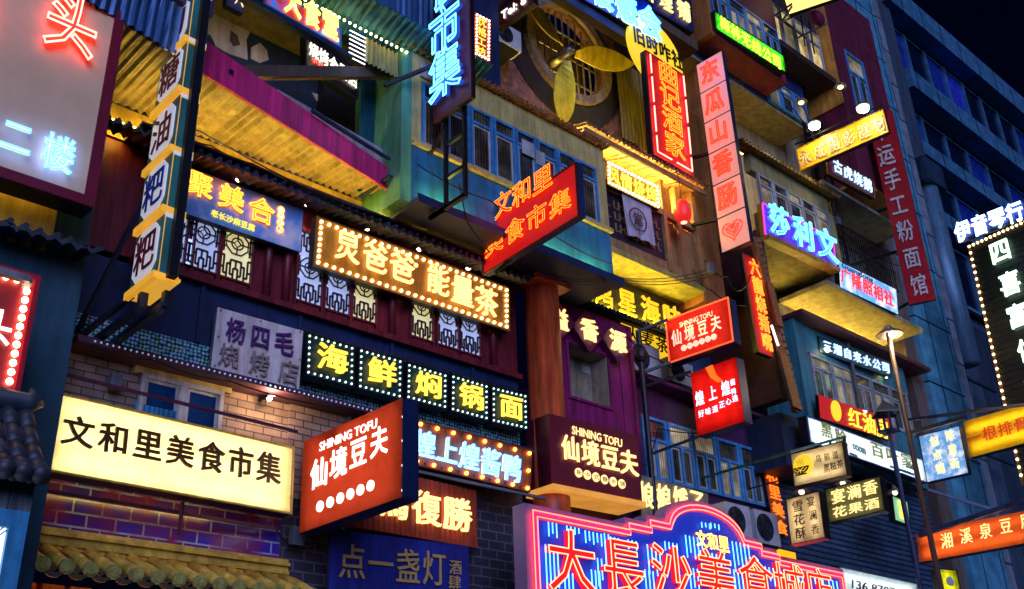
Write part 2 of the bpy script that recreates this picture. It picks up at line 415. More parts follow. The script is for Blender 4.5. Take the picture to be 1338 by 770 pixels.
    def line(s, text, p0, p1, hpx, m, **k):   # latin words as one piece between two pixel ends
        (x0, z0), (x1, z1) = s.loc(*p0), s.loc(*p1)
        c = ((p0[0]+p1[0])/2, (p0[1]+p1[1])/2); h = abs(s.loc(c[0], c[1]-hpx/2)[1]-s.loc(c[0], c[1]+hpx/2)[1])
        o = s.char(text, (x0+x1)/2, (z0+z1)/2, abs(x1-x0), h, m, name='lettering', **k)
        o.rotation_euler[1] = -math.atan2(z1-z0, x1-x0); return o
    def bulb(s, x, z, r, m):
        o = bpy.data.objects.new('bulb', ballmesh(r, m)); COL.objects.link(o); o.parent = s.root; o.location = (x, -r*.7, z)
    def bulbs(s, nx, nz, inset, r, m, sides='tblr'):
        w, h = s.w/2-inset, s.h
        for i in range(nx):
            x = -w+2*w*i/(nx-1)
            if 't' in sides: s.bulb(x, h-inset, r, m)
            if 'b' in sides: s.bulb(x, inset, r, m)
        for j in range(1, nz-1):
            z = inset+(h-2*inset)*j/(nz-1)
            if 'l' in sides: s.bulb(-w, z, r, m)
            if 'r' in sides: s.bulb(w, z, r, m)
    def disc(s, px, py, rpx, m, name='disc', y=-.02, n=24, sx=1):
        x, z = s.loc(px, py); r = abs(s.loc(px, py-rpx)[1]-s.loc(px, py+rpx)[1])/2
        b = MB().prism([(x+sx*r*math.cos(2*math.pi*k/n), z+r*math.sin(2*math.pi*k/n)) for k in range(n)], y, -.002)
        return b.build(name, m, s.root, True)
    def poly(s, pts, m, name='patch', y=-.012, y1=-.001):
        return MB().prism([s.loc(*p) for p in pts], y, y1).build(name, m, s.root, True)
    def tubes(s, paths, r, m, name='neon_tube', y=-.05, px=True):
        b = MB()
        for q in paths:
            pts = [s.loc(*p) if px else p for p in q]
            b.tube([(x, y, z) for x, z in pts], r, 6)
        return b.build(name, m, s.root, True, smooth=True)
    def arm(s, paths, r=.025, m=None, name='bracket'):   # world coordinates
        for p, q in paths: o = MB().bar(p, q, r*2).build(name, m or BLACK, s.root)
        return o
    def world(s, x, y, z): return s.M @ Vector((x, y, z))
# ================================================================== SETTING
def lin(h):  # sRGB hex -> linear
    h = h.lstrip('#'); v = [int(h[i:i+2], 16)/255 for i in (0, 2, 4)]
    return tuple(c/12.92 if c <= .04045 else ((c+.055)/1.055)**2.4 for c in v)
asph = mat('asphalt', (.045, .045, .05), .7, 0, .4, 30, .3)
struct(MB().box(-300, 300, -300, 300, -.3, 0).build('street', asph))
struct(MB().box(-60, 90, 8.2, 11.9, .004, .13).build('pavement', brickmat('paving', (.2, .19, .18), (.25, .24, .22), (.08, .08, .08), .6, .3)))
struct(MB().box(-60, 90, 8.0, 8.19, .002, .14).build('kerb', mat('kerb_stone', (.3, .3, .29), .7)))
teal_wall = mat('teal_plaster', (.012, .085, .13), .75, 0, .45, 1.6, .2)
navy = mat('navy_paint', (.005, .03, .12), .55, 0, .5, 2, .15)
redwood = mat('dark_red_timber', (.28, .022, .035), .45, 0, .55, 3, .25, stretch=(6, 6, .6))
brownwood = mat('brown_timber', (.13, .075, .045), .6, 0, .5, 3, .25, stretch=(6, 6, .6))
yelltile = mat('yellow_glazed', (.85, .56, .08), .3, 0, .45, 5, .15)
darktile = mat('dark_roof_tile', (.035, .05, .075), .5, 0, .5, 5, .3)
oldbrick = brickmat('old_grey_brick', (.26, .18, .15), (.42, .28, .20), (.07, .055, .05), .27, .10, .008, .8, .9)
bluetile = brickmat('blue_glazed_brick', (.02, .035, .42), (.05, .012, .26), (.30, .34, .42), .34, .155, .012, .18, .3, worn=(.16, .02, .10))
darkbrick = brickmat('dark_brick', (.025, .03, .05), (.05, .035, .05), (.1, .11, .14), .32, .14, .012, .5)
redbrick = brickmat('dark_red_brick', (.07, .018, .015), (.11, .028, .02), (.03, .01, .01), .26, .09, .008, .6)
mosaic = mosaicmat()
pinkm = mat('magenta_paint', (1.0, .03, .24), .5, 0, .5, 3, .25, stretch=(3, 3, .35))
soffm = mat('galvanised_sheet', (.42, .36, .26), .45, .3, .4, 4, .1)
tealcorr = mat('teal_sheet', (.02, .16, .22), .4, .3, .5, 3, .1)
baywall = mat('blue_bay_paint', (.012, .19, .44), .6, 0, .45, 1.8, .15)
green_lit_wall = mat('green_lit_bay_paint', (.12, .40, .20), .6, 0, .4, 1.6, .15)
cream = mat('cream_plaster', (.78, .62, .20), .7, 0, .35, 2.5, .2)
purple = mat('purple_paint', (.36, .014, .16), .55, 0, .6, 2.4, .3, stretch=(5, 5, .45))
wine = mat('wine_paint', (.30, .03, .05), .6, 0, .4, 2, .15)
orangew = mat('orange_plaster', (.60, .22, .05), .65, 0, .45, 2, .2)
bluefr = mat('blue_window_paint', (.08, .38, .75), .4, 0, .4, 8, .1)
greyfr = mat('grey_window_paint', (.35, .42, .46), .45, 0, .4, 8, .1)
whitefr = mat('white_window_paint', (.62, .66, .66), .45, 0, .35, 8, .1)
pane_d = glassmat('curtained_glass', (.20, .165, .10))
pane_g = glassmat('grey_glass', (.13, .14, .13))
pane_l = glassmat('lit_glass', (.75, .60, .34), .2, .35)
pane_y = glassmat('bright_lit_glass', (1, .72, .28), .2, 1.1)
pane_b = glassmat('night_glass', (.01, .05, .18), .08, folds=False)
led = lambda k, c, s: em('led_'+k, c, s)
YEL = (1, .62, .07)
def strip(parent, p, q, m, r=.02): return MB().tube([p, q], r, 6).build('led_strip', m, parent)
sashm = mat('cream_sash', (.62, .60, .52), .45, 0, .3, 8, .1)
def winrow(parent, x0, x1, z0, z1, y, n, fm, panes, tr=.27, fb=.05, gap=.0, proud=.05, sash=1):
    wd = (x1-x0)/n
    for i in range(n):
        a, b = x0+i*wd+gap/2, x0+(i+1)*wd-gap/2
        f = MB(); zt = z1-(z1-z0)*tr
        f.box(a, a+fb, y-proud, y+.02, z0, z1); f.box(b-fb, b, y-proud, y+.02, z0, z1)
        f.box(a+fb, b-fb, y-proud+.003, y+.02, z0, z0+fb); f.box(a+fb, b-fb, y-proud+.003, y+.02, z1-fb, z1)
        if tr: f.box(a+fb, b-fb, y-proud+.003, y+.02, zt-fb/2, zt+fb/2)
        zz = zt-fb/2 if tr else z1-fb
        for k in range(1, sash+1):
            pass
        if sash > 1:
            c = (a+b)/2; f.box(c-fb*.5, c+fb*.5, y-proud-.004, y+.02, z0+fb, zz)
        w_ = f.build('window', fm, parent)
        sw = .04; sh = MB()
        for (xa_, xb_) in ([(a+fb, b-fb)] if sash == 1 else [(a+fb, (a+b)/2-fb*.5), ((a+b)/2+fb*.5, b-fb)]):
            xa_ += .001; xb_ -= .001; za_, zb2 = z0+fb+.001, zz-.001
            sh.box(xa_, xa_+sw, y-proud*.4, y-.013, za_, zb2); sh.box(xb_-sw, xb_, y-proud*.4, y-.013, za_, zb2); sh.box(xa_+sw, xb_-sw, y-proud*.4+.001, y-.013, za_, za_+sw); sh.box(xa_+sw, xb_-sw, y-proud*.4+.001, y-.013, zb2-sw, zb2)
        each(sh, 'sash', sashm, w_) if sash > 1 else sh.build('sash', sashm, w_)
        MB().box(a+fb, b-fb, y-.012, y-.002, z0+fb, zz).build('pane', panes[i % len(panes)] if isinstance(panes, list) else panes, w_)
        if tr: MB().box(a+fb, b-fb, y-.012, y-.002, zt+fb/2, z1-fb).build('pane', panes[(i*2+1) % len(panes)] if isinstance(panes, list) else panes, w_)
def n_seed(z): return int(z*13)
def scallop(parent, x0, x1, y, z, pitch, m, drop=.07, back=.5, rise=.16, name='tile_edge'):
    """row of small barrel roof tiles, sagging pan tiles between them, seen from below"""
    rnd_ = random.Random(int(abs(x0)*97+n_seed(z)))
    b = MB(); n = max(2, int(round((x1-x0)/pitch))); p = (x1-x0)/n
    k = 6
    top, bot, tb, bb = [], [], [], []
    for i in range(n*k+1):
        x = x0+p*i/k; s_ = abs(math.cos(math.pi*i/k))
        zz = z-drop*(1-s_)+.012*rnd_.uniform(-1, 1)
        top.append((x, zz+.035)); bot.append((x, zz-.0))
    o = len(b.v)
    for x, zz in top: b.v.append((x, y, zz))
    for x, zz in bot: b.v.append((x, y, zz-.02))
    for x, zz in top: b.v.append((x, y+back, zz+rise))
    for x, zz in bot: b.v.append((x, y+back, zz+rise-.06))
    N = len(top)
    for i in range(N-1):
        for r, s_ in ((0, 1), (0, 2), (1, 3)):
            b.f.append((o+r*N+i, o+r*N+i+1, o+s_*N+i+1, o+s_*N+i))
    for i in range(n+1):
        x = x0+p*(i+.12*rnd_.uniform(-1, 1)); j_ = .02*rnd_.uniform(-1, 1); b.tube([(x, y-.015+j_, z+.03+j_*.4), (x+j_, y+back, z+.03+rise)], p*rnd_.uniform(.17, .22), 8)
    return b.build(name, m, parent)
# ------------------------------------------------------------------ near-left teal shop house
t = thing('shop_house', 'dark teal plastered shop house at the far left behind the big grey billboard', 'building', (1, 11, 0))
b1x = 3.64
box('wall', teal_wall, t, -5, b1x, 11, 13.5, 0, 20)
box('fascia', mat('ochre_paint', (.55, .36, .06), .6, 0, .4, 2), t, -5, 3.2, 10.86, 11.0, 7.36, 8.2)
strip(t, (-5, 10.72, 8.0), (3.15, 10.72, 8.0), led('ochre', YEL, 14))
scallop(t, -5, 3.62, 10.55, 7.33, .16, darktile, .05, .45, .12)
# ------------------------------------------------------------------ gatehouse bottom left
t = thing('gatehouse', 'small tiled roof over grey planks at the lower left edge', 'gatehouse', (1.6, 9.8, 0))
gx = P(44, 650, Y=9.6)[0]; gz = P(40, 618, Y=9.6)[2]
b = MB()
for i in range(9): b.box(gx-1.8+.2*i, gx-.008-1.8+.2*(i+1), 9.6, 9.64, gz-.6, gz+.06)
b.build('plank_wall', mat('weathered_plank', (.20, .24, .27), .7, 0, .5, 2, .4, stretch=(8, 8, .5)), t)
ex = P(56, 606, Y=9.25)[0]; ez = P(40, 622, Y=9.25)[2]; rz = P(25, 540, Y=10.0)[2]
b = MB()
for i in range(13):
    x = ex-.15*i; pr = []
    for k_ in range(5):
        u = k_/4; pr.append((x, 9.25+.75*u, ez+.03+(rz-ez)*(u**1.25)))
    for k_ in range(4):
        a_, c_ = Vector(pr[k_]), Vector(pr[k_+1]); b.tube([a_, a_+(c_-a_)*1.06], [.078, .064], 10)
    b.tube([(x-.075, y_, z_-.05) for _, y_, z_ in pr], .055, 8)
    b.tube([(x, 9.21, ez), (x, 9.25, ez+.03)], .082, 12)
b.build('tile_roof', darktile, t, smooth=True)
MB().tube([(gx-2, 10.0, rz+.08), (ex, 10.0, rz+.1), (ex+.08, 9.98, rz+.18)], .11, 10).build('ridge', darktile, t, smooth=True)
MB().hexa([(gx-2, 9.3, ez-.06), (ex, 9.3, ez-.06), (ex, 10.0, rz-.1), (gx-2, 10.0, rz-.1)], [(gx-2, 9.3, ez-.02), (ex, 9.3, ez-.02), (ex, 10.0, rz-.04), (gx-2, 10.0, rz-.04)]).build('roof_board', darktile, t)
# ------------------------------------------------------------------ brick tea house (left half of the facade)
t = BH = thing('tea_house', 'old brick and red timber tea house with lattice windows and magenta balcony', 'building', (7, 12, 0))
box('shopfront', mat('shop_red', (.4, .05, .025), .5, 0, .5, 2), t, 3.7, 7.2, 12.05, 12.4, 0, 4.0)
box('side_wall', darkbrick, t, 6.95, 11.25, 12, 12.4, 4.0, 6.7)
box('lower_wall', darkbrick, t, 7.2, 11.25, 12, 12.4, 0, 3.99)
b = MB()
for i in range(12): b.box(3.75+.3*i, 3.98+.3*i, 11.9, 11.99, 3.35, 3.98)
each(b, 'shop_bracket', mat('ochre_timber', (.45, .26, .09), .6), t)
strip(t, (3.7, 11.55, 3.72), (7.0, 11.55, 3.72), led('shop', (1, .25, .06), 7))
box('glazed_tile_band', bluetile, t, 3.7, 6.95, 12, 12.4, 4.56, 5.16)
box('old_brick_wall', oldbrick, t, 3.9, 6.95, 12, 12.4, 5.17, 6.7)
box('old_brick_pier', oldbrick, t, 6.951, 8.0, 11.96, 11.998, 5.4, 6.7)
box('dark_pier', navy, t, 3.6, 3.899, 12, 12.4, 4.0, 20)
a = P(115, 690, Y=11.95)
MB().box(3.9, 6.2, 11.93, 11.998, 5.15, 5.22).build('string_course', mat('ledge_blue', (.06, .1, .2), .5), t)
# yellow tile eave over the shop
ev = thing('tile_eave', 'yellow glazed barrel tile eave at the bottom of the facade', 'roof', (5.2, 11.5, 4))
box('eave_board', yelltile, ev, 3.55, 6.95, 11.75, 12.0, 4.32, 4.55)
b = MB(); b.box(3.55, 6.95, 11.7, 11.749, 4.46, 4.5); b.box(3.55, 6.95, 11.72, 11.749, 4.36, 4.4); b.build('eave_moulding', yelltile, ev)
b = MB(); d = MB(); cps = MB()
nT = 14
for i in range(nT):
    x = 3.71+.243*i
    jx = random.uniform(-.012, .012); jz = random.uniform(-.012, .012); b.tube([(x+jx, 11.76, 4.32), (x, 11.4, 4.17+jz), (x-jx, 11.02, 4.0)], .066, 12)
    cps.tube([(x, 11.03, 4.0), (x, 10.985, 3.985)], .078, 14); cps.tube([(x, 10.985, 3.985), (x, 10.97, 3.98)], .05, 12)
    # pan tile, sagging, with a crescent drip edge
    for k in range(5):
        y0, z0 = 11.70-.13*k, 4.24-.052*k
        d.hexa([(x+.05, y0, z0), (x+.19, y0, z0), (x+.12, y0, z0-.05)], [(x+.05, y0-.15, z0-.045), (x+.19, y0-.15, z0-.045), (x+.12, y0-.15, z0-.1)])
    pts = [(x+.121+.095*math.cos(a_), 3.93+.06*math.sin(a_)) for a_ in [math.pi+math.pi*j/6 for j in range(7)]]
    d.prism(pts+[(x+.121, 3.925)], 10.995, 11.02)
for k, pr in enumerate(b.v): pass
each(b, 'barrel_tile', yelltile, ev, smooth=True); d.build('pan_tiles', mat('shaded_tile', (.10, .08, .03), .4, 0, .5, 6), ev)  # pan tiles coloured darker for the shade between the barrels
each(cps, 'tile_end_cap', mat('green_gold_tile', (.62, .58, .14), .3, 0, .5, 20, .5), ev)
# brick-storey window
wx0 = P(183, 500, Y=11.98)[0]; wx1 = P(288, 545, Y=11.98)[0]; wz1 = P(183, 488, Y=11.98)[2]; wz0 = wz1-1.0
MB().box(wx0-.1, wx1+.1, 11.93, 11.998, wz1+.001, wz1+.1).build('lintel', cream, t)
winrow(t, wx0, wx1, wz0, wz1, 11.97, 2, whitefr, pane_b, 0, .055)
MB().box(wx0-.03, wx0+.5, 11.945, 11.953, wz0+.1, wz0+.6).build('window_paper', glassmat('blue_glass', (.03, .22, .55), .3, .25), t)
# ledge whose white dots get a faint painted glow, mosaic, panel
MB().box(3.9, 11.2, 11.62, 12, 6.701, 6.78).build('ledge', mat('ledge_maroon', (.10, .03, .06), .5), t)
b = MB()
for i in range(95): b.ball((4.1+.073*i, 11.61, 6.735), .014, 6, 4)
each(b, 'bead', em('bead', (.5, .7, 1), .25), t)
box('mosaic_band', mosaic, t, 3.9, 11.25, 12, 12.4, 6.781, 7.22)
box('panel', navy, t, 3.9, 11.25, 12, 12.4, 7.221, 8.06)
b = MB()
for x in (4.6, 5.5, 7.0, 8.6, 10.2): b.box(x, x+.06, 11.955, 12, 7.23, 8.05)
each(b, 'batten', navy, t)
MB().box(4.5, 11.25, 11.88, 11.999, 8.061, 8.15).build('sill_rail', redwood, t)
box('timber_wall', redwood, t, 3.9, 11.25, 12, 12.4, 8.151, 9.78)
b = MB()
for px, py in ((372, 400), (350, 350), (512, 430), (645, 470), (214, 300)):
    x = P(px, py, Y=11.95)[0]; b.tube([(x, 11.95, 8.16), (x, 11.95, 9.7)], .06, 10)
each(b, 'timber_post', redwood, t, smooth=True)
# lattice windows
paperB = em('paper_blue', (.42, .50, .82), .62, (.6, .65, .8), .35, 3)
paperY = em('paper_yellow', (.85, .74, .32), .62, (.8, .75, .5), .35, 3)
lat = mat('lattice_timber', (.03, .012, .025), .5)
def latt(x, z, w_, h_, pm, y=11.97):
    f = MB(); e = .035
    fr = MB()
    for (a, b_, c, d_) in ((-w_/2-.03, -w_/2, -.14, h_+.06), (w_/2, w_/2+.03, -.14, h_+.06), (-w_/2, w_/2, -.03, 0), (-w_/2, w_/2, h_, h_+.06), (-w_/2, w_/2, -.14, -.11)):
        fr.box(x+a, x+b_, y-.05, y+.02, z+c, z+d_)
    fr.box(x-w_/2+.03, x+w_/2-.03, y-.035, y+.02, z-.10, z-.045)
    wn = fr.build('lattice_window', redwood, BH)
    MB().box(x-w_/2, x+w_/2, y+.0, y+.012, z, z+h_).build('paper', pm, wn)
    q = .021
    def hb(x0, x1, zz): f.box(x+x0*w_, x+x1*w_, y-.03, y-.002, z+zz*h_-q/2, z+zz*h_+q/2)
    def vb(xx, z0, z1): f.box(x+xx*w_-q/2, x+xx*w_+q/2, y-.029, y-.003, z+z0*h_, z+z1*h_)
    for up in (0, 1):
        g = (lambda v: v) if not up else (lambda v: 1-v)
        def V(xx, a_, c_): a_, c_ = g(a_), g(c_); vb(xx, min(a_, c_), max(a_, c_))
        for s_ in (-1, 1):
            V(s_*.40, .06, .30); V(s_*.29, 0, .20); V(s_*.18, .06, .26); V(s_*.075, 0, .15)
            hb(min(s_*.40, s_*.29), max(s_*.40, s_*.29), g(.06)); hb(min(s_*.29, s_*.18), max(s_*.29, s_*.18), g(.20)); hb(min(s_*.18, s_*.075), max(s_*.18, s_*.075), g(.06))
            hb(min(s_*.5, s_*.40), max(s_*.5, s_*.40), g(.14)); hb(min(s_*.5, s_*.40), max(s_*.5, s_*.40), g(.30))
        hb(-.18, .18, g(.26)); hb(-.075, .075, g(.15)); V(0, .15, .26)
    for s_ in (-1, 1):
        vb(s_*.44, .36, .64); hb(min(s_*.5, s_*.40), max(s_*.5, s_*.40), .42); hb(min(s_*.5, s_*.40), max(s_*.5, s_*.40), .58)
    r = w_*.40; cz = z+.5*h_
    oc = [(x+r*math.cos(math.pi/8+math.pi/4*k), y-.017, cz+r*1.0*math.sin(math.pi/8+math.pi/4*k)) for k in range(9)]
    f.tube(oc, .013, 5, False)
    r2 = w_*.2
    f.tube([(x+r2*math.cos(math.pi/6*k), y-.017, cz+r2*math.sin(math.pi/6*k)) for k in range(13)], .012, 5, False)
    f.tube([(x+r2*.6*math.cos(math.pi/2*k), y-.017, cz+r2*.6*math.sin(math.pi/2*k)) for k in range(5)], .012, 5, False)
    for k in range(4):
        a_ = math.pi/2*k; f.tube([(x+r2*math.cos(a_)*.6, y-.017, cz+r2*.6*math.sin(a_)), (x+r*math.cos(a_), y-.017, cz+r*math.sin(a_))], .012, 5)
    f.build('lattice', lat, wn)
for k, (px, py, pm) in enumerate([(231, 308, paperB), (264, 322, paperB), (308, 338, paperY), (403, 368, paperB), (440, 381, paperB), (475, 393, paperY), (550, 424, paperY), (584, 436, paperB), (613, 447, paperB)]):
    x = P(px, py, Y=11.97)[0]; latt(x, 8.27, .45 if k < 3 else .42, 1.12, pm)
# eave over the timber storey
box('frieze', mat('ochre_plaster', (.62, .46, .12), .7, 0, .4, 2), t, 3.2, 11.2, 12.0, 12.3, 9.825, 10.33)
box('eave_soffit', mat('dark_purple_timber', (.06, .02, .06), .6), t, 4.2, 11.2, 11.42, 11.999, 9.785, 9.82)
scallop(t, 3.2, 11.05, 11.40, 9.66, .14, darktile, .06, .35, .13, 'scalloped_tile_edge')
strip(t, (3.9, 11.72, 9.87), (11.0, 11.72, 9.87), led('soffit', YEL, 48))
# magenta balcony wedge with corrugated underside
pa, pb = P(256, 90, Z=10.25), P(511, 250, Z=10.25)
sl_ = (pb[1]-pa[1])/(pb[0]-pa[0])
def yb(x): return pa[1]+(x-pa[0])*sl_
xl, xr = 4.35, pb[0]
ztl = P(256, 45, Y=pa[1])[2]; ztr = P(509, 221, Y=pb[1])[2]
MB().hexa([(xl, yb(xl), 10.25), (xr, yb(xr), 10.25), (xr, yb(xr)+.05, 10.25), (xl, yb(xl)+.05, 10.25)],
          [(xl, yb(xl), ztl), (xr, yb(xr), ztr), (xr, yb(xr)+.05, ztr), (xl, yb(xl)+.05, ztl)]).build('magenta_parapet', pinkm, t)
MB().corr((2.6, yb(2.6)+.055, 10.29), (xr, yb(xr)+.055, 10.29), (2.6, 12.0, 10.36), 46, .022, far=(xr, 12.0, 10.36)).build('corrugated_soffit', soffm, t)
MB().corr((2.6, yb(2.6)+.02, 10.27), (4.33, yb(4.33), 10.27), (2.6, yb(2.6)-.05, 10.95), 14, .025).build('corrugated_fascia', mat('blue_sheet', (.04, .14, .34), .4, .3, .4, 3), t)
box('upper_box', mat('blue_box_paint', (.04, .12, .42), .5, 0, .5, 3), t, 3.1, 3.95, yb(3.6)-.2, 11.5, 11.15, 12.6)
box('upper_box_side', mat('purple_box_paint', (.12, .05, .22), .5), t, 3.96, 4.5, yb(4)-.1, 11.5, 11.0, 13.2)
pg = mat('grey_parapet', (.42, .40, .40), .7, 0, .35, 3)
p0, p1 = P(375, 125, Y=11.35), P(472, 190, Y=11.6)
MB().hexa([(xl+1.5, yb(xl+1.5)+.14, ztl), (xr, yb(xr)+.14, ztr-.05), (xr, yb(xr)+.2, ztr-.05), (xl+1.5, yb(xl+1.5)+.2, ztl)],
          [(xl+1.5, yb(xl+1.5)+.14, ztl+.1), (xr, yb(xr)+.14, ztr+.42), (xr, yb(xr)+.2, ztr+.42), (xl+1.5, yb(xl+1.5)+.2, ztl+.1)]).build('grey_parapet', pg, t)
MB().tube([(6.4, yb(6.4)-.04, ztl-.05), (xr, yb(xr)-.04, ztr+.12)], .035, 8).build('handrail', navy, t)
MB().box(xl+.6, xl+.66, yb(xl+.6)-.02, yb(xl+.6), 10.5, 10.56).build('bolt', BLACK, t)
strip(t, (8.0, yb(xr)+.22, 10.45), (8.0, yb(xr)+.35, 10.45), led('green_fill', (.9, .9, .1), 90), .03)  # unseen bar added behind the parapet to light green side and teal wall
# painted back wall of the balcony
gw = mat('mural_navy', (.02, .05, .14), .7, 0, .5, 2)
box('mural_wall', gw, t, 3.9, 8.2, 12.5, 12.8, 10.35, 14.2)
strip(t, (4.9, yb(4.9)+.4, 10.5), (7.4, yb(7.4)+.35, 10.5), led('mural', (1, .7, .15), 26), .02)
offw = mat('mural_white', (.80, .78, .78), .7, 0, .3, 3)
def mural(pts, m=offw, y=12.48): MB().prism([tuple(P(a, b, Y=y)[[0, 2]]) for a, b in pts], y, 12.499).build('mural_patch', m, t)
mural([(258, 22), (268, 14), (278, 8), (300, 14), (318, 10), (326, 16), (328, 40), (322, 52), (324, 78), (300, 70), (282, 60), (276, 46), (262, 40)])
mural([(328, 62), (340, 56), (349, 66), (351, 78), (340, 82), (328, 76)])
mural([(408, 121), (420, 125), (430, 131), (437, 140), (438, 152), (432, 149), (430, 140), (424, 143), (425, 151), (418, 146), (416, 134)])
mural([(302, 40), (310, 46), (314, 58), (306, 60), (301, 52)], mat('mural_grey', (.12, .1, .13), .7), 12.46)
mural([(306, 24), (312, 25), (312, 30), (306, 29)], mat('mural_grey', (.12, .1, .13), .7), 12.46)
olive = mat('olive_plaster', (.30, .24, .07), .7, 0, .4, 2)
box('upper_soffit', olive, t, 3.9, 8.1, 11.15, 12.49, 13.0, 13.06)
box('dark_bay', mat('blackish_panel', (.015, .015, .03), .6), t, 7.4, 8.15, 12.3, 12.499, 10.4, 13.0)
# upper storey above the balcony
box('upper_wall', navy, t, 3.9, 8.1, 11.3, 12.49, 13.07, 18)
up0 = P(448, 25, Y=11.1); up1 = P(508, 75, Y=11.1)
cz = P(480, 50, Y=11.1)[2]; cxl = P(475, 70, Y=11.08)[0]; lxl = P(449, 60, Y=11.16)[0]
MB().corr((cxl, 11.08, cz-.02), (8.0, 11.08, cz-.02), (cxl, 11.06, P(500, 93, Y=11.08)[2]), 8, .02).build('corrugated_panel', mat('yellow_sheet', (.50, .46, .14), .45, .2, .4, 3), t)
MB().corr((3.9, 10.55, cz+.25), (9.6, 10.55, cz+.25), (3.9, 11.28, cz+.02), 48, .025).build('awning', mat('green_sheet', (.03, .22, .24), .4, .3, .4, 3), t)
MB().corr((7.2, 11.25, cz+1.9), (9.6, 11.25, cz+1.9), (7.2, 11.25, cz+.15), 20, .02).build('corrugated_wall', mat('blue_sheet', (.04, .14, .34), .4, .3, .4, 3), t)
b = MB(); 
for i in range(30):
    b.ball((5.2+.1*i, 10.98, cz+.0), .022, 6, 4)
each(b, 'bulb', em('bulb_string_glow', (1, .75, .3), 9), t)
b = MB()
for i in range(7): b.tube([(lxl, 11.0, cz-.12-.085*i), (cxl-.02, 11.0, cz-.12-.085*i)], .009, 6)
each(b, 'line_light', em('line_light', (.75, .8, 1), 3), t)
# corrugated teal end wall of the balcony
ca, cb_ = P(470, 150, Y=11.75), P(503, 180, Y=11.75)
MB().corr((ca[0], 11.74, 10.3), (8.22, 11.74, 10.3), (ca[0], 11.74, 13.0), 10, .025).build('teal_end_wall', tealcorr, t)
# dark timber beam
q1 = P(509, 96, Y=11.35); q0 = P(322, 95, Y=yb(5.5)+.08); 
bm_ = MB().bar(q0, q1, .14, .17).build('timber_beam', brownwood); tag(bm_, 'rough dark timber beam jutting out above the magenta balcony', 'beam')
# ------------------------------------------------------------------ blue bay house
t = BY = thing('bay_house', 'blue projecting bay, one side green-lit, with a long row of blue framed windows', 'building', (10.5, 11, 9.9))
X0, X1 = 8.23, 12.74
box('bay_wall', baywall, t, X0+.001, X1, 11.0, 11.2, 9.92, 11.0)
box('bay_head', cream, t, X0+.001, X1, 11.0, 11.2, 12.28, 12.80)
box('bay_pier', cream, t, X0+.001, 8.42, 11.0, 11.2, 11.001, 12.279)
box('bay_pier', cream, t, 12.5, X1, 11.0, 11.2, 11.001, 12.279)
box('bay_side', green_lit_wall, t, X0-.2, X0, 11.0, 12.4, 9.92, 12.80)  # green light on the left side is put into its paint colour
box('bay_side', baywall, t, X1-.2, X1-.002, 11.201, 12.4, 9.93, 12.80)
box('bay_floor', navy, t, X0+.002, X1-.003, 11.01, 12.0, 9.86, 9.918)
box('bay_roof', navy, t, X0-.15, X1, 11.02, 12.6, 12.801, 12.9)
MB().box(X0-.02, X1+.02, 10.801, 10.998, 9.84, 9.93).build('bay_ledge', navy, t)
MB().box(X0, X1+.02, 10.92, 10.998, 10.98, 11.05).build('bay_sill', cream, t)
winrow(t, 8.42, 12.5, 11.06, 12.28, 11.03, 8, bluefr, [pane_d, pane_g, pane_d, pane_d, pane_g], .24, .05, .02)
scallop(t, X0-.1, X1+.05, 10.88, 12.84, .11, mat('rust_tile', (.42, .17, .05), .45, 0, .6, 14), .045, .3, .1, 'tile_coping')
scallop(t, X0-.32, X0-.05, 10.95, 12.86, .1, mat('rust_tile', (.2, .09, .04)), .04, .6, .1, 'tile_coping')
box('ledge_lip', navy, t, X0-.02, X1+.02, 10.78, 10.80, 9.84, 9.985)
for x, l in ((8.45, .8), (10.7, .9), (11.8, .85)):
    MB().box(x, x+l, 10.85, 10.885, 9.935, 9.95).build('wash_light', em('wash_green', (1, .92, .2), 75), t)
MB().box(X0-.34, X0-.26, 11.1, 11.9, 10.3, 10.34).build('end_block', navy, t)
notice = mat('white_paper', (.6, .62, .62), .6)
for px, py, s_ in ((690, 193, .3), (558, 92, .26), (706, 206, .22)):
    q = P(px, py, Y=10.97); MB().box(q[0]-s_/2, q[0]+s_/2, 10.965, 10.972, q[2]-.17, q[2]+.13).build('window_notice', notice, t)
# terrace wall behind the bay with the round grille and fan
rootm = mat('rough_brown_plaster', (.24, .11, .11), .85, 0, .75, 7, 1.0, col2=(.035, .02, .05))
tw = thing('terrace_wall', 'rough brown plaster wall around a big round grille above the bay', 'wall', (13, 12.6, 12.9))
fc = P(740, 69, Y=12.6)
Rr = 1.12
k = 40
ring = [(fc[0]+Rr*math.cos(2*math.pi*i/k), fc[2]+Rr*math.sin(2*math.pi*i/k)) for i in range(k+1)]
b = MB()   # wall with a round hole
xa, xb, za, zb = 9.4, 15.3, 12.95, 20
def edge(a_):
    c_, s_ = math.cos(a_), math.sin(a_)
    tt = min(((xb-fc[0])/c_ if c_ > 1e-6 else (xa-fc[0])/c_ if c_ < -1e-6 else 1e9), ((zb-fc[2])/s_ if s_ > 1e-6 else (za-fc[2])/s_ if s_ < -1e-6 else 1e9))
    return (fc[0]+c_*tt, fc[2]+s_*tt)
angs = sorted([2*math.pi*i/k for i in range(k)]+[math.atan2(z_-fc[2], x_-fc[0]) % (2*math.pi) for x_ in (xa, xb) for z_ in (za, zb)])
for i in range(len(angs)):
    a0, a1 = angs[i], angs[(i+1) % len(angs)]+(2*math.pi if i == len(angs)-1 else 0)
    pi = lambda a_: (fc[0]+Rr*math.cos(a_), fc[2]+Rr*math.sin(a_))
    b.prism([pi(a0), edge(a0), edge(a1), pi(a1)], 12.6, 12.8)
b.build('plaster', rootm, tw)
b = MB()
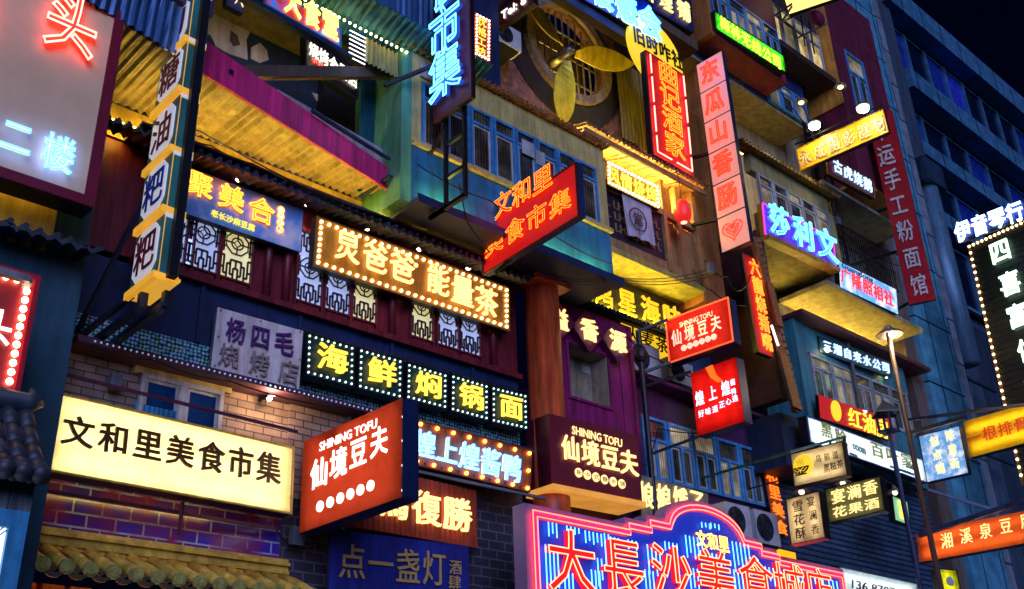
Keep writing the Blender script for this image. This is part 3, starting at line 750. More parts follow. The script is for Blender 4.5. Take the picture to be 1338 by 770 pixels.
for rr, th, y0, y1 in ((1.32, .20, 12.46, 12.598),):
    for i in range(k):
        a0, a1 = 2*math.pi*i/k, 2*math.pi*(i+1)/k
        g = lambda r_, a_: (fc[0]+r_*math.cos(a_), fc[2]+r_*math.sin(a_))
        b.prism([g(rr-th, a0), g(rr, a0), g(rr, a1), g(rr-th, a1)], y0 if rr < 1.5 else 12.56, y1)
b.build('ring', mat('dark_ring', (.30, .24, .18), .7, 0, .6, 9, .6) if False else mat('ring_stone', (.32, .26, .2), .7, 0, .6, 9, .6), tw)
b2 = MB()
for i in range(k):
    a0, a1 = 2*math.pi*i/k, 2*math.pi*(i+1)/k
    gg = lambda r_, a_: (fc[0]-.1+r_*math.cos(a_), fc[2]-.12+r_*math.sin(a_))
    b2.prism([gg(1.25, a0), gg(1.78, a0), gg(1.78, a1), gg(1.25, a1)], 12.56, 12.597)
b2.build('ring_shadow', mat('ring_shadow', (.012, .012, .025), .5, 0, .4, 4), tw)  # near-black crescent, the recess shadow painted as a flat piece
box('room_back', mat('amber_room', (.35, .22, .06), .7, 0, .6, 3), tw, fc[0]-1.3, fc[0]+1.3, 13.3, 13.4, fc[2]-1.3, fc[2]+1.3)
b = MB()
for i in range(-5, 6):
    x = fc[0]+.2*i; hh = math.sqrt(max(0, Rr**2-(.2*i)**2)); b.box(x-.015, x+.015, 12.66, 12.69, fc[2]-hh, fc[2]+hh)
for z_ in (-.6, .0, .6):
    hh = math.sqrt(Rr**2-z_**2); b.box(fc[0]-hh, fc[0]+hh, 12.691, 12.71, fc[2]+z_-.02, fc[2]+z_+.02)
b.build('grille', mat('grey_bar', (.3, .3, .28), .5, .5), tw)
strip(tw, (fc[0]-.9, 13.2, fc[2]-1.0), (fc[0]+.9, 13.2, fc[2]-1.0), led('room', YEL, 110))
strip(tw, (12.2, 11.75, 12.96), (15.2, 11.75, 13.0), led('terr', (1, .66, .12), 260))
cp0 = P(822, 130, Y=12.4); 
MB().corr((cp0[0]-.35, 12.4, cp0[2]-1.2), (cp0[0]+.7, 12.4, cp0[2]-1.2), (cp0[0]-.35, 12.4, cp0[2]+1.0), 9, .03).build('corrugated_panel', mat('olive_sheet', (.25, .23, .08), .5, .3, .4, 3), tw)
fan = thing('big_fan', 'giant yellow three-bladed fan in front of the round grille', 'fan', (fc[0], 12.2, fc[2]))
bl = mat('yellow_blade', (.9, .74, .04), .45, .1, .4, 4, .1)
hub = P(742, 68, Y=12.15)
for tip in ((735, 167), (829, 84), (686, -4)):
    tp = P(*tip, Y=12.15); d_ = Vector((tp[0]-hub[0], 0, tp[2]-hub[2])); Ln = d_.length; d_.normalize(); n_ = Vector((-d_.z, 0, d_.x))
    b = MB(); ns = 12; prof = [.05, .09, .15, .195, .225, .24, .245, .24, .225, .19, .14, .08, .01]
    A = []; B = []
    for i in range(ns+1):
        s_ = .12+.88*i/ns; c_ = Vector(hub)+d_*Ln*s_; w_ = prof[i]*1.12; tw_ = -.05*(1-s_)-.01
        A.append(c_+n_*w_+Vector((0, tw_, 0))); B.append(c_-n_*w_-Vector((0, tw_, 0)))
    for i in range(ns):
        b.hexa([A[i], A[i+1], B[i+1], B[i]], [p_+Vector((0, .025, 0)) for p_ in (A[i], A[i+1], B[i+1], B[i])])
    b.build('blade', bl, fan)
MB().tube([(hub[0], 12.0, hub[2]), (hub[0], 12.7, hub[2])], .11, 14).build('hub', mat('steel', (.25, .25, .26), .35, .8), fan, smooth=True)
MB().tube([(hub[0], 11.95, hub[2]), (hub[0], 12.05, hub[2])], .06, 12).build('shaft', mat('steel', (.25, .25, .26)), fan)
# ------------------------------------------------------------------ purple shop house with red column
t = PH = thing('purple_house', 'purple plastered shop house with a square niche beside a thick red column', 'building', (13, 12, 0))
box('lower_wall', mat('dark_purple_paint', (.09, .015, .09), .6, 0, .5, 2), t, 11.96, 18.2, 12, 12.4, 0, 6.86)
nx0, nx1 = P(741, 450, Y=12)[0], P(795, 500, Y=12)[0]; nz1 = P(741, 448, Y=12)[2]; nz0 = P(760, 522, Y=12)[2]
box('wall', purple, t, 11.96, nx0, 12, 12.4, 6.861, 9.9); box('wall', purple, t, nx1, 14.28, 12, 12.4, 6.861, 9.9)
box('wall', purple, t, nx0, nx1, 12, 12.4, nz1, 9.9); box('wall', purple, t, nx0, nx1, 12, 12.4, 6.861, nz0)
box('niche', mat('niche_plaster', (.42, .34, .22), .7, 0, .4, 3), t, nx0, nx1, 12.401, 12.45, nz0-.1, nz1+.1)
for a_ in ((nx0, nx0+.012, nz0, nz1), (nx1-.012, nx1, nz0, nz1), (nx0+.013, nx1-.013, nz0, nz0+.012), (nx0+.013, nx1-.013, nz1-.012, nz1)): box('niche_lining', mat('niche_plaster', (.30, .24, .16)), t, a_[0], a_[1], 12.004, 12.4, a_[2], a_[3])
for a_ in ((nx0-.05, nx0, nz0-.05, nz1+.05), (nx1, nx1+.05, nz0-.05, nz1+.05), (nx0, nx1, nz0-.05, nz0), (nx0, nx1, nz1, nz1+.05)): box('niche_trim', purple, t, a_[0], a_[1], 11.965, 11.998, a_[2], a_[3])
b = MB()
for x in np.arange(12.3, 14.2, .31):
    if not nx0-.1 < x < nx1+.1: b.box(x, x+.03, 11.985, 11.998, 6.9, 9.88)
each(b, 'batten', purple, t)
q = P(765, 483, Y=12.39); MB().box(q[0]-.1, q[0]+.1, 12.385, 12.399, q[2]-.07, q[2]+.07).build('paper_note', notice, t)
MB().tube([(11.6, 11.7, 0), (11.6, 11.7, 9.75)], .30, 24).build('red_column', mat('red_lacquer', (.78, .12, .035), .4, 0, .65, 2.5, .15, stretch=(3, 3, .35)), t, smooth=True)
box('column_cap', mat('red_lacquer', (.36, .05, .02)), t, 11.2, 12.0, 11.35, 12.0, 9.75, 9.9)
MB().corr((11.9, 11.72, 9.93), (15.5, 11.72, 9.93), (11.9, 12.0, 10.03), 34, .018).build('canopy', mat('blue_sheet', (.04, .14, .34)), t)
box('recess_wall', mat('dusk_blue_plaster', (.03, .07, .16), .7, 0, .5, 2), t, 14.281, 18.2, 12.6, 12.8, 8.3, 10.9)
box('window_wall', mat('dark_purple_paint', (.09, .015, .09)), t, 14.281, 18.2, 12.05, 12.4, 6.861, 8.75)
box('canopy_ledge', mat('dark_purple_paint', (.09, .015, .09)), t, 14.281, 18.2, 11.7, 12.599, 8.751, 8.82)
winrow(t, 14.3, 18.0, 6.95, 8.15, 12.03, 5, bluefr, [pane_l, pane_d, pane_d, pane_l, pane_d], .36, .06, .03, .06, 2)
box('dark_box', mat('dark_blue_box', (.015, .03, .08), .6), t, 17.7, 19.2, 11.2, 12.2, 7.6, 8.7)
# ------------------------------------------------------------------ timber balcony house (curtain, lantern)
t = TB = thing('timber_balcony', 'ochre timber balcony with dark lattice panels and a yellow underside', 'balcony', (14.4, 11.3, 10.9))
ochre = mat('ochre_timber', (.45, .26, .09), .6, 0, .4, 3, .2, stretch=(5, 5, .6))
box('slab', mat('yellow_plaster', (.55, .46, .10), .7, 0, .3, 2), t, 12.76, 15.85, 11.3, 12.6, 10.86, 10.99)
box('apron', ochre, t, 12.76, 15.85, 11.32, 11.4, 10.991, 11.2)
lz0, lz1 = 11.2, 12.2
box('lattice_back', mat('dark_interior', (.03, .015, .04), .6), t, 12.76, 14.75, 11.36, 11.4, 11.201, 12.25)
b = MB()
for i in range(4):
    x0 = 12.8+.48*i
    for j in range(3):
        for kk in range(3):
            b.box(x0+.04+.13*j, x0+.06+.13*j, 11.335, 11.358, 11.4+.25*kk, 11.58+.25*kk); b.box(x0+.04+.13*j, x0+.15+.13*j, 11.336, 11.357, 11.4+.25*kk+.09*(j % 2), 11.42+.25*kk+.09*(j % 2))
b.build('lattice', ochre, t)
b = MB()
for x in (12.76, 14.75, 15.2, 15.75): b.box(x, x+.1, 11.28, 11.42, 11.0, 13.1)
b.box(12.86, 15.75, 11.29, 11.41, 12.26, 12.4)
each(b, 'post', ochre, t)
box('plank_wall', ochre, t, 14.85, 15.75, 11.42, 11.5, 11.2, 12.25)
box('back_wall', mat('amber_plaster', (.35, .2, .06), .7), t, 12.76, 15.85, 12.3, 12.5, 11.0, 13.2)
scallop(t, 12.3, 15.9, 10.95, 13.2, .12, mat('rust_tile', (.2, .09, .04)), .045, .8, .25, 'tile_eave')
box('eave_fascia', ochre, t, 12.3, 15.9, 11.0, 11.05, 13.02, 13.13)
strip(t, (12.9, 11.09, 13.10), (15.8, 11.09, 13.10), led('balc', YEL, 15), .015)
strip(t, (12.9, 11.95, 10.06), (15.6, 11.95, 10.06), led('under', (1, .80, .10), 150), .015)
box('corner_pillar', orangew, t, 15.86, 16.6, 11.35, 12.6, 10.7, 15.5)
box('dark_gap', mat('blackish_panel', (.015, .015, .03)), t, 14.9, 17.3, 12.61, 12.8, 10.9, 19)
# ------------------------------------------------------------------ yellow balcony house on the right
t = YH = thing('balcony_house', 'tall stacked house with yellow lit balconies, wine red bay and bright windows', 'building', (20, 11, 0))
sx = 17.55
box('side_wall', redbrick, t, sx, sx+.25, 11.0, 14, 8.9, 12.79)
box('side_wall', orangew, t, sx-.1, sx+.25, 11.3, 14, 12.8, 17.7)
box('balcony_slab', mat('pale_yellow_plaster', (.46, .40, .22), .7, 0, .35, 2), t, sx+.251, 20.75, 11.0, 12.6, 12.78, 12.95)
box('balcony_front', mat('yellow_plaster', (.55, .46, .10)), t, sx+.251, 20.9, 11.0, 11.15, 12.951, 13.35)
winrow(t, 18.0, 20.85, 13.36, 14.45, 11.05, 5, greyfr, [pane_l, pane_d, pane_g, pane_d, pane_l], .25, .05, .02)
box('head_wall', mat('olive_wall', (.36, .32, .12), .7, 0, .4, 2), t, sx+.251, 20.95, 11.02, 11.2, 14.451, 14.95)
box('end_pier', mat('olive_wall', (.36, .32, .12)), t, 20.851, 21.1, 11.0, 11.3, 12.96, 14.45)
scallop(t, 17.3, 21.2, 10.8, 14.93, .14, mat('gold_tile', (.42, .27, .06), .45, 0, .5, 10), .05, .4, .14, 'tile_eave')
strip(t, (17.8, 11.4, 15.2), (21, 11.4, 15.2), led('hw', YEL, 45), .012)
box('inner_wall', mat('pale_yellow_plaster', (.46, .40, .22)), t, sx+.251, 25.0, 12.601, 12.8, 11.5, 19)
box('lower_slab', mat('pale_yellow_plaster', (.46, .40, .22)), t, 20.2, 24.6, 11.0, 12.6, 12.30, 12.42)
box('slab_beam', mat('grey_plaster', (.3, .28, .24), .7), t, 20.76, 20.95, 11.05, 12.6, 12.421, 12.9)
box('lower_inner_wall', mat('grey_plaster', (.3, .28, .24)), t, sx+.251, 24.6, 12.3, 12.6, 11.3, 12.29)
strip(t, (19.5, 12.2, 11.74), (25, 12.2, 11.74), led('bs', (1, .7, .12), 75), .015)
# balcony with iron railing
b = MB()
for i in range(26):
    x = 20.95+.11*i; b.box(x, x+.018, 11.02, 11.04, 13.2, 14.35)
for z_ in (13.2, 13.75, 14.33): b.box(20.95, 23.8, 11.015, 11.045, z_, z_+.035)
for i in range(12): b.bar((20.95+.24*i, 11.03, 13.2), (21.19+.24*i, 11.03, 13.75), .012)
b.build('iron_railing', BLACK, t)
box('balcony_back', mat('grey_plaster', (.3, .28, .24)), t, 21.1, 25, 12.4, 12.6, 12.43, 15.4)
box('balcony_ceiling', mat('grey_plaster', (.3, .28, .24)), t, 21.0, 25, 11.05, 12.39, 15.41, 15.5)
# wine red bay with blue windows
box('wine_bay_floor', wine, t, 17.1, 20.02, 11.0, 11.64, 17.9, 17.99)
box('wine_bay_front', mat('violet_paint', (.17, .014, .045), .6, 0, .4, 2), t, 17.1, 20.02, 11.001, 11.2, 19.6, 21.5)
box('wine_bay_base', wine, t, 17.1, 20.02, 11.001, 11.2, 17.991, 18.2)
box('wine_bay_side', orangew, t, 16.95, 17.099, 11.0, 12.6, 17.9, 21.5)
winrow(t, 17.15, 20.0, 18.21, 19.59, 11.03, 4, bluefr, [pane_d, pane_l, pane_d, pane_d], .25, .06, .02, .05, 2)
zbw = P(1000, 132, Y=11.66)[2]
box('blue_wall', mat('cobalt_plaster', (.015, .045, .20), .7, 0, .5, 2), t, 17.1, 22.0, 11.66, 11.9, zbw, 20)
box('yellow_ceiling', mat('pale_yellow_plaster', (.46, .40, .22)), t, 17.0, 21.9, 11.67, 12.6, zbw-.1, zbw-.001)
winrow(t, 20.05, 21.9, 17.75, 18.6, 11.62, 3, bluefr, [pane_l, pane_g, pane_l], .3, .06, .02)
# lit window bay above
box('dark_bay_floor', mat('dark_brown_timber', (.05, .025, .02), .7), t, 20.1, 22.7, 11.0, 11.65, 19.2, 19.4)
box('lit_bay_back', mat('dark_brown_timber', (.05, .025, .02)), t, 20.1, 22.7, 11.3, 11.65, 19.401, 23)
winrow(t, 20.1, 22.7, 19.7, 21.0, 11.28, 4, whitefr, [pane_y, pane_l, pane_y, pane_y], .3, .05, .02)
box('orange_lit_side', mat('orange_lit_paint', (.95, .42, .06), .6, 0, .4, 2), t, 22.74, 22.79, 10.95, 12, 18.6, 23)  # lamp light from below is put into this side's orange colour
vio = mat('violet_paint', (.17, .014, .045))
wa0, wa1, wc0, wc1 = 23.45, 24.45, 18.75, 20.8
box('violet_wall', vio, t, 22.791, wa0, 10.95, 12, 16.2, 23); box('violet_wall', vio, t, wa1, 25.55, 10.95, 12, 16.2, 23)
box('violet_wall', vio, t, wa0, wa1, 10.95, 12, wc1, 23); box('violet_wall', vio, t, wa0, wa1, 10.95, 12, 16.2, wc0)
box('orange_lit_soffit', orangew, t, 22.8, 25.54, 10.96, 12, 16.1, 16.199)  # orange light on the underside is put into its colour
winrow(t, wa0, wa1, wc0, wc1, 11.0, 1, bluefr, [pane_d, pane_l], .35, .09, 0, .07, 2)
# ------------------------------------------------------------------ company house
t = thing('company_house', 'small turquoise painted house with a dark red roof edge and lit windows', 'building', (21.6, 11.6, 8.8))
tq = mat('turquoise_paint', (.05, .26, .32), .6, 0, .4, 2)
box('side_wall', tq, t, 19.45, 19.84, 11.6, 12.6, 8.3, 11.45); 
box('front_wall', tq, t, 19.841, 24.4, 11.65, 12.0, 8.3, 9.6)
box('head_wall', tq, t, 19.841, 24.4, 11.65, 12.0, 10.75, 11.45)
winrow(t, 20.0, 24.3, 9.61, 10.74, 11.68, 5, greyfr, [pane_d, pane_l, pane_d, pane_l, pane_d], .27, .06, .03, .05, 2)
box('roof_edge', mat('dark_red_edge', (.18, .025, .03), .5), t, 19.4, 25.2, 11.3, 12.0, 11.46, 11.56)
box('roof_soffit', mat('grey_plaster', (.3, .28, .24)), t, 19.4, 25.2, 11.9, 12.29, 11.561, 11.7)
for px, py in ((1081, 457), (1158, 491)):
    q = P(px, py, Y=11.5); MB().ball(q, .06, 8, 6).build('spot_bulb', em('spot_bulb', (1, .8, .45), 12), t)
box('shutters', brickmat('louvre', (.04, .09, .17), (.05, .11, .2), (.01, .015, .03), 30, .12, .02, .5), t, 18.21, 25.5, 12.0, 12.3, 0, 8.29)
# ------------------------------------------------------------------ tiled tower pier and alley
t = thing('tiled_block', 'tall pale blue tiled pier running the full height behind the red vertical sign', 'building', (27, 12, 0))
tile = brickmat('blue_facade_tile', (.09, .34, .48), (.12, .38, .52), (.01, .03, .07), 1.05, 1.9, .028, .35, .3, off=0)
box('pier', tile, t, 25.62, 27.6, 11.6, 16, 0, 38)
box('pier_side', mat('brown_stone', (.17, .12, .10), .7, 0, .4, 2), t, 25.0, 25.619, 11.75, 16, 0, 30)
box('pier_edge', brickmat('stone_edge', (.22, .26, .32), (.26, .3, .36), (.04, .05, .07), .9, 1.4, .03, .5), t, 27.601, 28.5, 11.8, 16, 0, 38)
box('alley_wall', mat('dark_blue_wall', (.02, .045, .08), .7, 0, .5, 1), t, 28.501, 60, 14.4, 16, 0, 17)
b = MB()
for x in (29.3, 30.3, 31.6): b.tube([(x, 13.6, 0), (x, 13.6, 17)], .1, 10)
for z_ in (9, 11, 12.2, 13.5): b.box(28.6, 34, 13.2, 13.3, z_, z_+.1)
b.build('pipes', mat('blue_steel', (.06, .12, .2), .4, .5), t)
q = P(1228, 330, Y=12.9)
MB().tube([(q[0], 12.9, q[2]-4.0), (q[0], 12.9, q[2]+2.4)], .42, 20).build('duct', mat('duct_steel', (.14, .28, .4), .45, .3, .3, 3), t, smooth=True)
MB().box(q[0]-.7, q[0]+.6, 12.4, 13.4, q[2]+2.4, q[2]+3.3).build('duct_box', mat('blue_steel', (.06, .12, .2)), t)
# ------------------------------------------------------------------ far glass building
t = thing('glass_building', 'large blue glass office block at the top right against the night sky', 'building', (45, 14, 0))
conc = brickmat('blue_grey_panels', (.05, .18, .31), (.06, .20, .34), (.01, .04, .08), 1.7, 40, .05, .5, .3, off=0)
gl = glassmat('blue_office_glass', (.02, .05, .35), .1, folds=False); gd = glassmat('dark_office_glass', (.006, .012, .04), .1, folds=False)
gw2 = glassmat('violet_office_glass', (.03, .05, .55), .1, .06, folds=False)
z = 31.8
box('roof_fascia', conc, t, 34.0, 75, 13.6, 30, 30.6, 31.8)
box('corner_column', mat('dark_concrete', (.05, .09, .14), .6), t, 33.6, 34.6, 13.9, 30, 0, 30.59)
box('core', mat('dark_concrete', (.05, .09, .14)), t, 34.61, 75, 15.2, 30, 0, 30.59)
def band(z0, z1, y, dx, pm):
    x = 34.7
    while x < 62:
        f = MB(); f.box(x, x+.1, y-.1, y+.1, z0, z1); f.box(x+.1, x+dx, y-.06, y+.1, z0, z0+.12); f.box(x+.1, x+dx, y-.06, y+.1, z1-.1, z1)
        w_ = f.build('window', conc, t); MB().box(x+.1, x+dx, y, y+.05, z0+.12, z1-.1).build('pane', random.choice(pm), w_); x += dx
band(27.6, 30.5, 14.4, 1.7, [gd, gl, gw2, gl])
box('ledge', conc, t, 34.61, 75, 13.7, 15.19, 26.6, 27.5)
band(24.4, 26.5, 14.6, 1.9, [gd, gd, gl]); box('ledge', conc, t, 34.61, 75, 14.0, 15.19, 23.7, 24.35)
band(21.6, 23.6, 14.8, 1.9, [gd, gl, gd]); box('ledge', conc, t, 34.61, 75, 14.2, 15.19, 20.9, 21.55)
band(18.2, 20.8, 14.9, 1.9, [gd, gd, gl])
# ================================================================== SIGNS
NR = em('neon_red', (1, .04, .02), 7); NRP = em('neon_pink_red', (1, .20, .14), 4.5); NB = em('neon_ice_blue', (.10, .45, 1), 3.2)
ND = em('neon_deep_blue', (.03, .16, 1), 9); NC = em('neon_cyan', (.12, .60, 1), 2.4); NY = em('neon_yellow', (1, .66, .10), 3)
WH = em('lit_white', (1, .93, .84), 1.25); WW = em('lit_warm_white', (1, .72, .26), 1.05); GW = em('lit_green_white', (.62, 1, .72), 1.9)
OR = em('neon_orange', (1, .26, .02), 4); LY = em('lit_yellow', (1, .68, .07), 1.1); BLW = em('lit_blue_white', (.42, .70, 1), 1.5)
BU = em('bulb_warm', (1, .66, .26), 6); BO = em('bulb_orange', (1, .28, .03), 9); BP = em('bulb_peach', (1, .62, .40), 6); BW = em('bulb_cool', (.75, 1, .92), 1.6)
redp = mat('red_board', (.45, .02, .02), .45, 0, .35, 3, .05); maroon = mat('maroon_board', (.20, .012, .03), .45, 0, .35, 3, .05)
navyp = mat('navy_board', (.015, .03, .16), .4, 0, .4, 3, .05); goldt = mat('gold_letter', (.80, .50, .14), .4, .1, .3, 8, .05)
steelf = mat('steel_frame', (.35, .34, .33), .4, .6, .3, 8, .05)
# ---- big grey billboard, upper left
rb = P(122, 272, Y=10.3)
def bpx(X, Z, Y): return tuple(proj((X, Y, Z)))
def rectpx(x0, x1, z0, z1, Y): return [bpx(x0, z1, Y), bpx(x1, z1, Y), bpx(x1, z0, Y), bpx(x0, z0, Y)]
s = Sign('billboard', 'huge grey billboard in a maroon frame with one red and two blue neon characters', rectpx(rb[0]-4.2, rb[0], rb[2], rb[2]+4.6, 10.3), 10.3, 0, .3,
         mat('grey_billboard', (.95, .62, .33), .6, 0, .22, 1.2, .06), mat('maroon_frame', (.22, .008, .03), .4, 0, .3, 4, .05), .12, casing=BLACK, group=None)
s.row('头', (90, 38), (90, 38), 84, em('red_fill', (1, .03, .02), 1.2), wpx=74, style='both', bold=.02, ext=.04, tube=NRP, r=.018, off=.05)
s.row('馒', (-48, 12), (-48, 12), 84, em('red_fill', (1, .03, .02), 1.2), wpx=74, style='both', bold=.02, ext=.04, tube=NRP, r=.018, off=.05)
s.row('二楼', (18, 184), (73, 205), 50, BLW, wpx=46, style='both', bold=.015, ext=.04, tube=ND, r=.022, off=.05)
s.arm([((rb[0]-.4, 10.55, rb[2]+.3), (rb[0]-.4, 11, rb[2]+.3)), ((rb[0]-3, 10.55, rb[2]+.3), (rb[0]-3, 11, rb[2]+.3))], .03)
# ---- red bulb-edged sign, far left
rr = P(53, 362, Y=10.0); rq = P(25, 530, Y=10.0)
s = Sign('bulb_sign', 'dark red sign edged with round warm bulbs under the grey billboard', rectpx(rr[0]-1.7, rr[0], rq[2], rr[2], 10.0), 10.0, 0, .2, redp, mat('red_edge', (.5, .01, .03), .4), .05)
s.bulbs(15, 13, .11, .035, BP, 'tr')
s.row('头', (-6, 428), (-6, 428), 50, WH, wpx=46, bold=.03)
s.arm([((rr[0]-.9, 10.2, rr[2]-.1), (rr[0]-.9, 11, rr[2]-.1)), ((rr[0]-.1, 10.2, rq[2]+.5), (rr[0]-.1, 11, rq[2]+.5))], .03)
q0, q1 = P(-10, 352, Y=9.9), P(38, 366, Y=9.9)
s.arm([(q0, q1), (q1, q1+np.array([.0, .4, -.12]))], .035, mat('pale_steel', (.4, .42, .42), .4, .4), 'rail')
# ---- light box bottom left
lb = P(36, 671, Y=9.5)
s = Sign('light_box', 'white light box in a sky blue frame below the grey planks', rectpx(lb[0]-1.6, lb[0], lb[2]-2.2, lb[2], 9.5), 9.5, 0, .25, em('lightbox_cool', (.72, .88, 1), 1.1), mat('sky_blue_frame', (.05, .35, .62), .4), .15, proud=.05)
s.tubes([[(-2, 700), (16, 688)], [(-2, 694), (14, 682)]], .006, mat('grey_line', (.2, .35, .4), .5), 'line', -.006)
# ---- tall lantern box of five plaques (perpendicular)
tx = P(206, 358, Y=10.2)
yb_ = P(169, 388, X=tx[0])[1]
zb_ = tx[2]; hT = 5.2
s = Sign('plaque_tower', 'tall hanging box of white octagonal plaques with dark red characters on gold and green', [bpx(tx[0], zb_+hT, yb_), bpx(tx[0], zb_+hT, 10.2), bpx(tx[0], zb_, 10.2), bpx(tx[0], zb_, yb_)], (10.2+yb_)/2, -90, .24,
         em('gold_panel', (1, .46, .03), .5, (.6, .34, .06), .3, 4), None, casing=mat('green_side', (.04, .26, .20), .5, 0, .35, 4, .1), sy=3)
gold2 = em('gold_bar', (1, .46, .03), .5, (.75, .42, .05), .2, 6); whp = em('white_plaque', (.85, .82, .80), .30, (.8, .78, .75), .15, 5); crim = mat('crimson_letter', (.25, .015, .03), .5, 0, .2); cob = mat('cobalt_letter', (.02, .08, .42), .5)
g1 = mat('green_side', (.04, .26, .20))
for ch, (px, py), hh, mm in zip('的糖油粑粑', [(236, 33), (222, 102), (211, 177), (201, 252), (190, 334)], [.54]*5, [crim, crim, crim, cob, crim]):
    x, z = s.loc(px, py); wd, c = s.w/2*.82, .12; a = hh/2+.06
    MB().box(-s.w/2+.001, s.w/2-.001, -.012, -.001, z-a-.03, z+a+.03).build('plaque_ground', g1, s.root, True)
    pl = MB().prism([(-wd+c, z-a), (wd-c, z-a), (wd, z-a+c), (wd, z+a-c), (wd-c, z+a), (-wd+c, z+a), (-wd, z+a-c), (-wd, z-a+c)], -.03, -.0125).build('plaque', whp, s.root, True)
    s.char(ch, 0, z, s.w*.76, hh, mm, bold=.02, ext=.01, off=.03)
    MB().box(-s.w/2-.015, s.w/2+.02, -.06, -.001, z-a-.14, z-a-.05).build('gold_bar', gold2, s.root, True)
    MB().box(s.w/2, s.w/2+.012, .0, s.thick, z-a-.14, z-a-.05).build('gold_bar', gold2, s.root, True)
    MB().box(s.w/2, s.w/2+.014, .0, s.thick, z+a+.0, z+a+.05).build('white_cap', whp, s.root, True)
MB().box(-s.w/2-.02, s.w/2+.03, -.03, s.thick+.02, -.035, -.001).build('base_tray', em('lit_gold', (1, .52, .05), .45), s.root, True)
b = MB(); xs = tx[0]+.12
b.box(xs-.05, xs+.05, 10.06, 10.14, zb_-.05, zb_+hT); b.build('front_post', BLACK, s.root)
q = P(195, 460, Y=11.6); q2 = P(172, 450, Y=11.8)
b = MB()
b.bar((tx[0]+.03, 10.6, 6.8), (tx[0]+.03, 10.6, zb_-.08), .09); b.bar((tx[0]+.22, 10.4, 6.8), (tx[0]+.22, 10.4, zb_-.08), .09)
b.bar((tx[0]+.03, 10.6, 7.3), (tx[0]+.22, 10.4, 7.3), .06)
b.bar((tx[0]+.03, 10.55, 6.85), (tx[0]+.03, 11.99, 6.85), .08); b.bar((tx[0]+.2, 10.4, 6.82), (tx[0]+.2, 11.99, 6.82), .08)
b.bar((tx[0]+.03, 10.75, 7.1), (tx[0]-.2, 11.7, 6.8), .06); b.bar((tx[0]+.05, 10.8, 8.6), (tx[0]-.2, 11.9, 6.9), .05)
b.build('support_frame', mat('blue_black_steel', (.03, .05, .1), .4, .5), s.root)
# ---- blue cloud sign
s = Sign('shop_sign', 'sky blue cloud-painted sign with orange neon characters beside the white plaque tower', [(235.5, 214), (397, 275), (392, 328.6), (229.5, 275)], 11.75, 0, .12, cloudmat('cloud_board', (.14, .38, .80), (.80, .82, .84)), None, casing=navy)
s.row('聚美合', (260, 243), (340, 277), 34, em('orange_fill', (1, .12, .02), 1.6), wpx=35, style='both', bold=.02, ext=.03, tube=OR, r=.02)
s.row('1992', (366.5, 276), (365, 300), 8, NRP, wpx=7, bold=.01)
for px, py in ((366.5, 275), (366, 283.5), (365.6, 292), (365, 300.5)):
    x, z = s.loc(px, py); s.tubes([[(x+.05*math.cos(a*math.pi/5), z+.05*math.sin(a*math.pi/5)) for a in range(11)]], .008, OR, px=False, y=-.02)
s.row('老长沙麻豆腐', (280, 280), (328, 298), 10, LY, bold=.03)
# ---- copper bulb sign
s = Sign('shop_sign', 'long copper sign with cream characters and a warm bulb border under the scalloped eave', [(414, 282), (666, 376.5), (665, 433.6), (409, 348)], 11.7, 0, .14, mat('copper_board', (.80, .34, .03), .4, 0, .45, 2.5, .1), mat('gold_edge', (.6, .36, .08), .4, .4), .03)
s.row('炅爸爸', (452, 325), (523, 351), 42, WW, wpx=34, bold=.022, ext=.04, off=.03)
s.row('能量茶', (570, 368), (633, 396), 40, WW, wpx=31, bold=.022, ext=.04, off=.03)
s.bulbs(28, 8, .075, .026, BU)
s.disc(543, 347, 3, WW, 'dot')
# ---- white panel sign
s = Sign('panel_sign', 'off-white rectangular sign with dull purple characters on the mosaic ledge', [(284, 402), (397, 432), (390, 511), (276, 482)], 11.7, 0, .08, mat('offwhite_board', (.88, .76, .70), .5, 0, .25, 4, .1), None, casing=steelf)
s.row('杨四毛', (307, 434), (370, 450), 33, mat('purple_letter', (.12, .02, .22), .5), wpx=27, bold=.025, ext=.05)
s.row('烧烤店', (298, 466), (376, 488), 32, mat('faded_letter', (.40, .30, .28), .5), wpx=28, bold=.015, ext=.05)
b = MB()
for px, py in ((288, 406), (340, 420), (392, 434), (280, 478), (335, 492), (386, 506), (285, 440), (391, 470)):
    x, z = s.loc(px, py); b.ball((x, -.012, z), .014, 6, 4)
each(b, 'rivet', steelf, s.root, local=True)
# ---- five green boxes
gpan = mat('green_board', (.005, .05, .045), .4, 0, .4, 4, .05)
for ch, c, wd in zip('海鲜焖锅面', ([(400, 434.5), (463.5, 452), (462.6, 507.8), (398.7, 489.7)], [(467.9, 453.5), (526.5, 470), (525, 523), (466.6, 508.5)], [(531, 473), (585, 488), (584, 537), (529.6, 522)], [(588.8, 488), (638.6, 502.5), (638, 551.5), (588, 538)], [(641.8, 504), (689, 514.6), (690, 563.9), (641, 552.5)]),
                     ('water', 'fish', 'fire', 'metal', 'flat top')):
    s = Sign('letter_box', {'海': 'green bulb-edged box with a yellow character, next to the off-white panel', '鲜': 'green bulb-edged box, second from the off-white panel', '焖': 'green bulb-edged box in the middle of the row of five', '锅': 'green bulb-edged box, second from the red column', '面': 'green bulb-edged box nearest the red column'}[ch], c, 11.7, 0, .16, gpan, BLACK, .015, group='green letter boxes in a row')
    x, z = s.loc(*np.mean(c, 0)); s.char(ch, 0, s.h/2, s.w*.66, s.h*.66, LY, bold=.035, ext=.05, off=.03)
    s.bulbs(8, 7, .05, .016, BW)
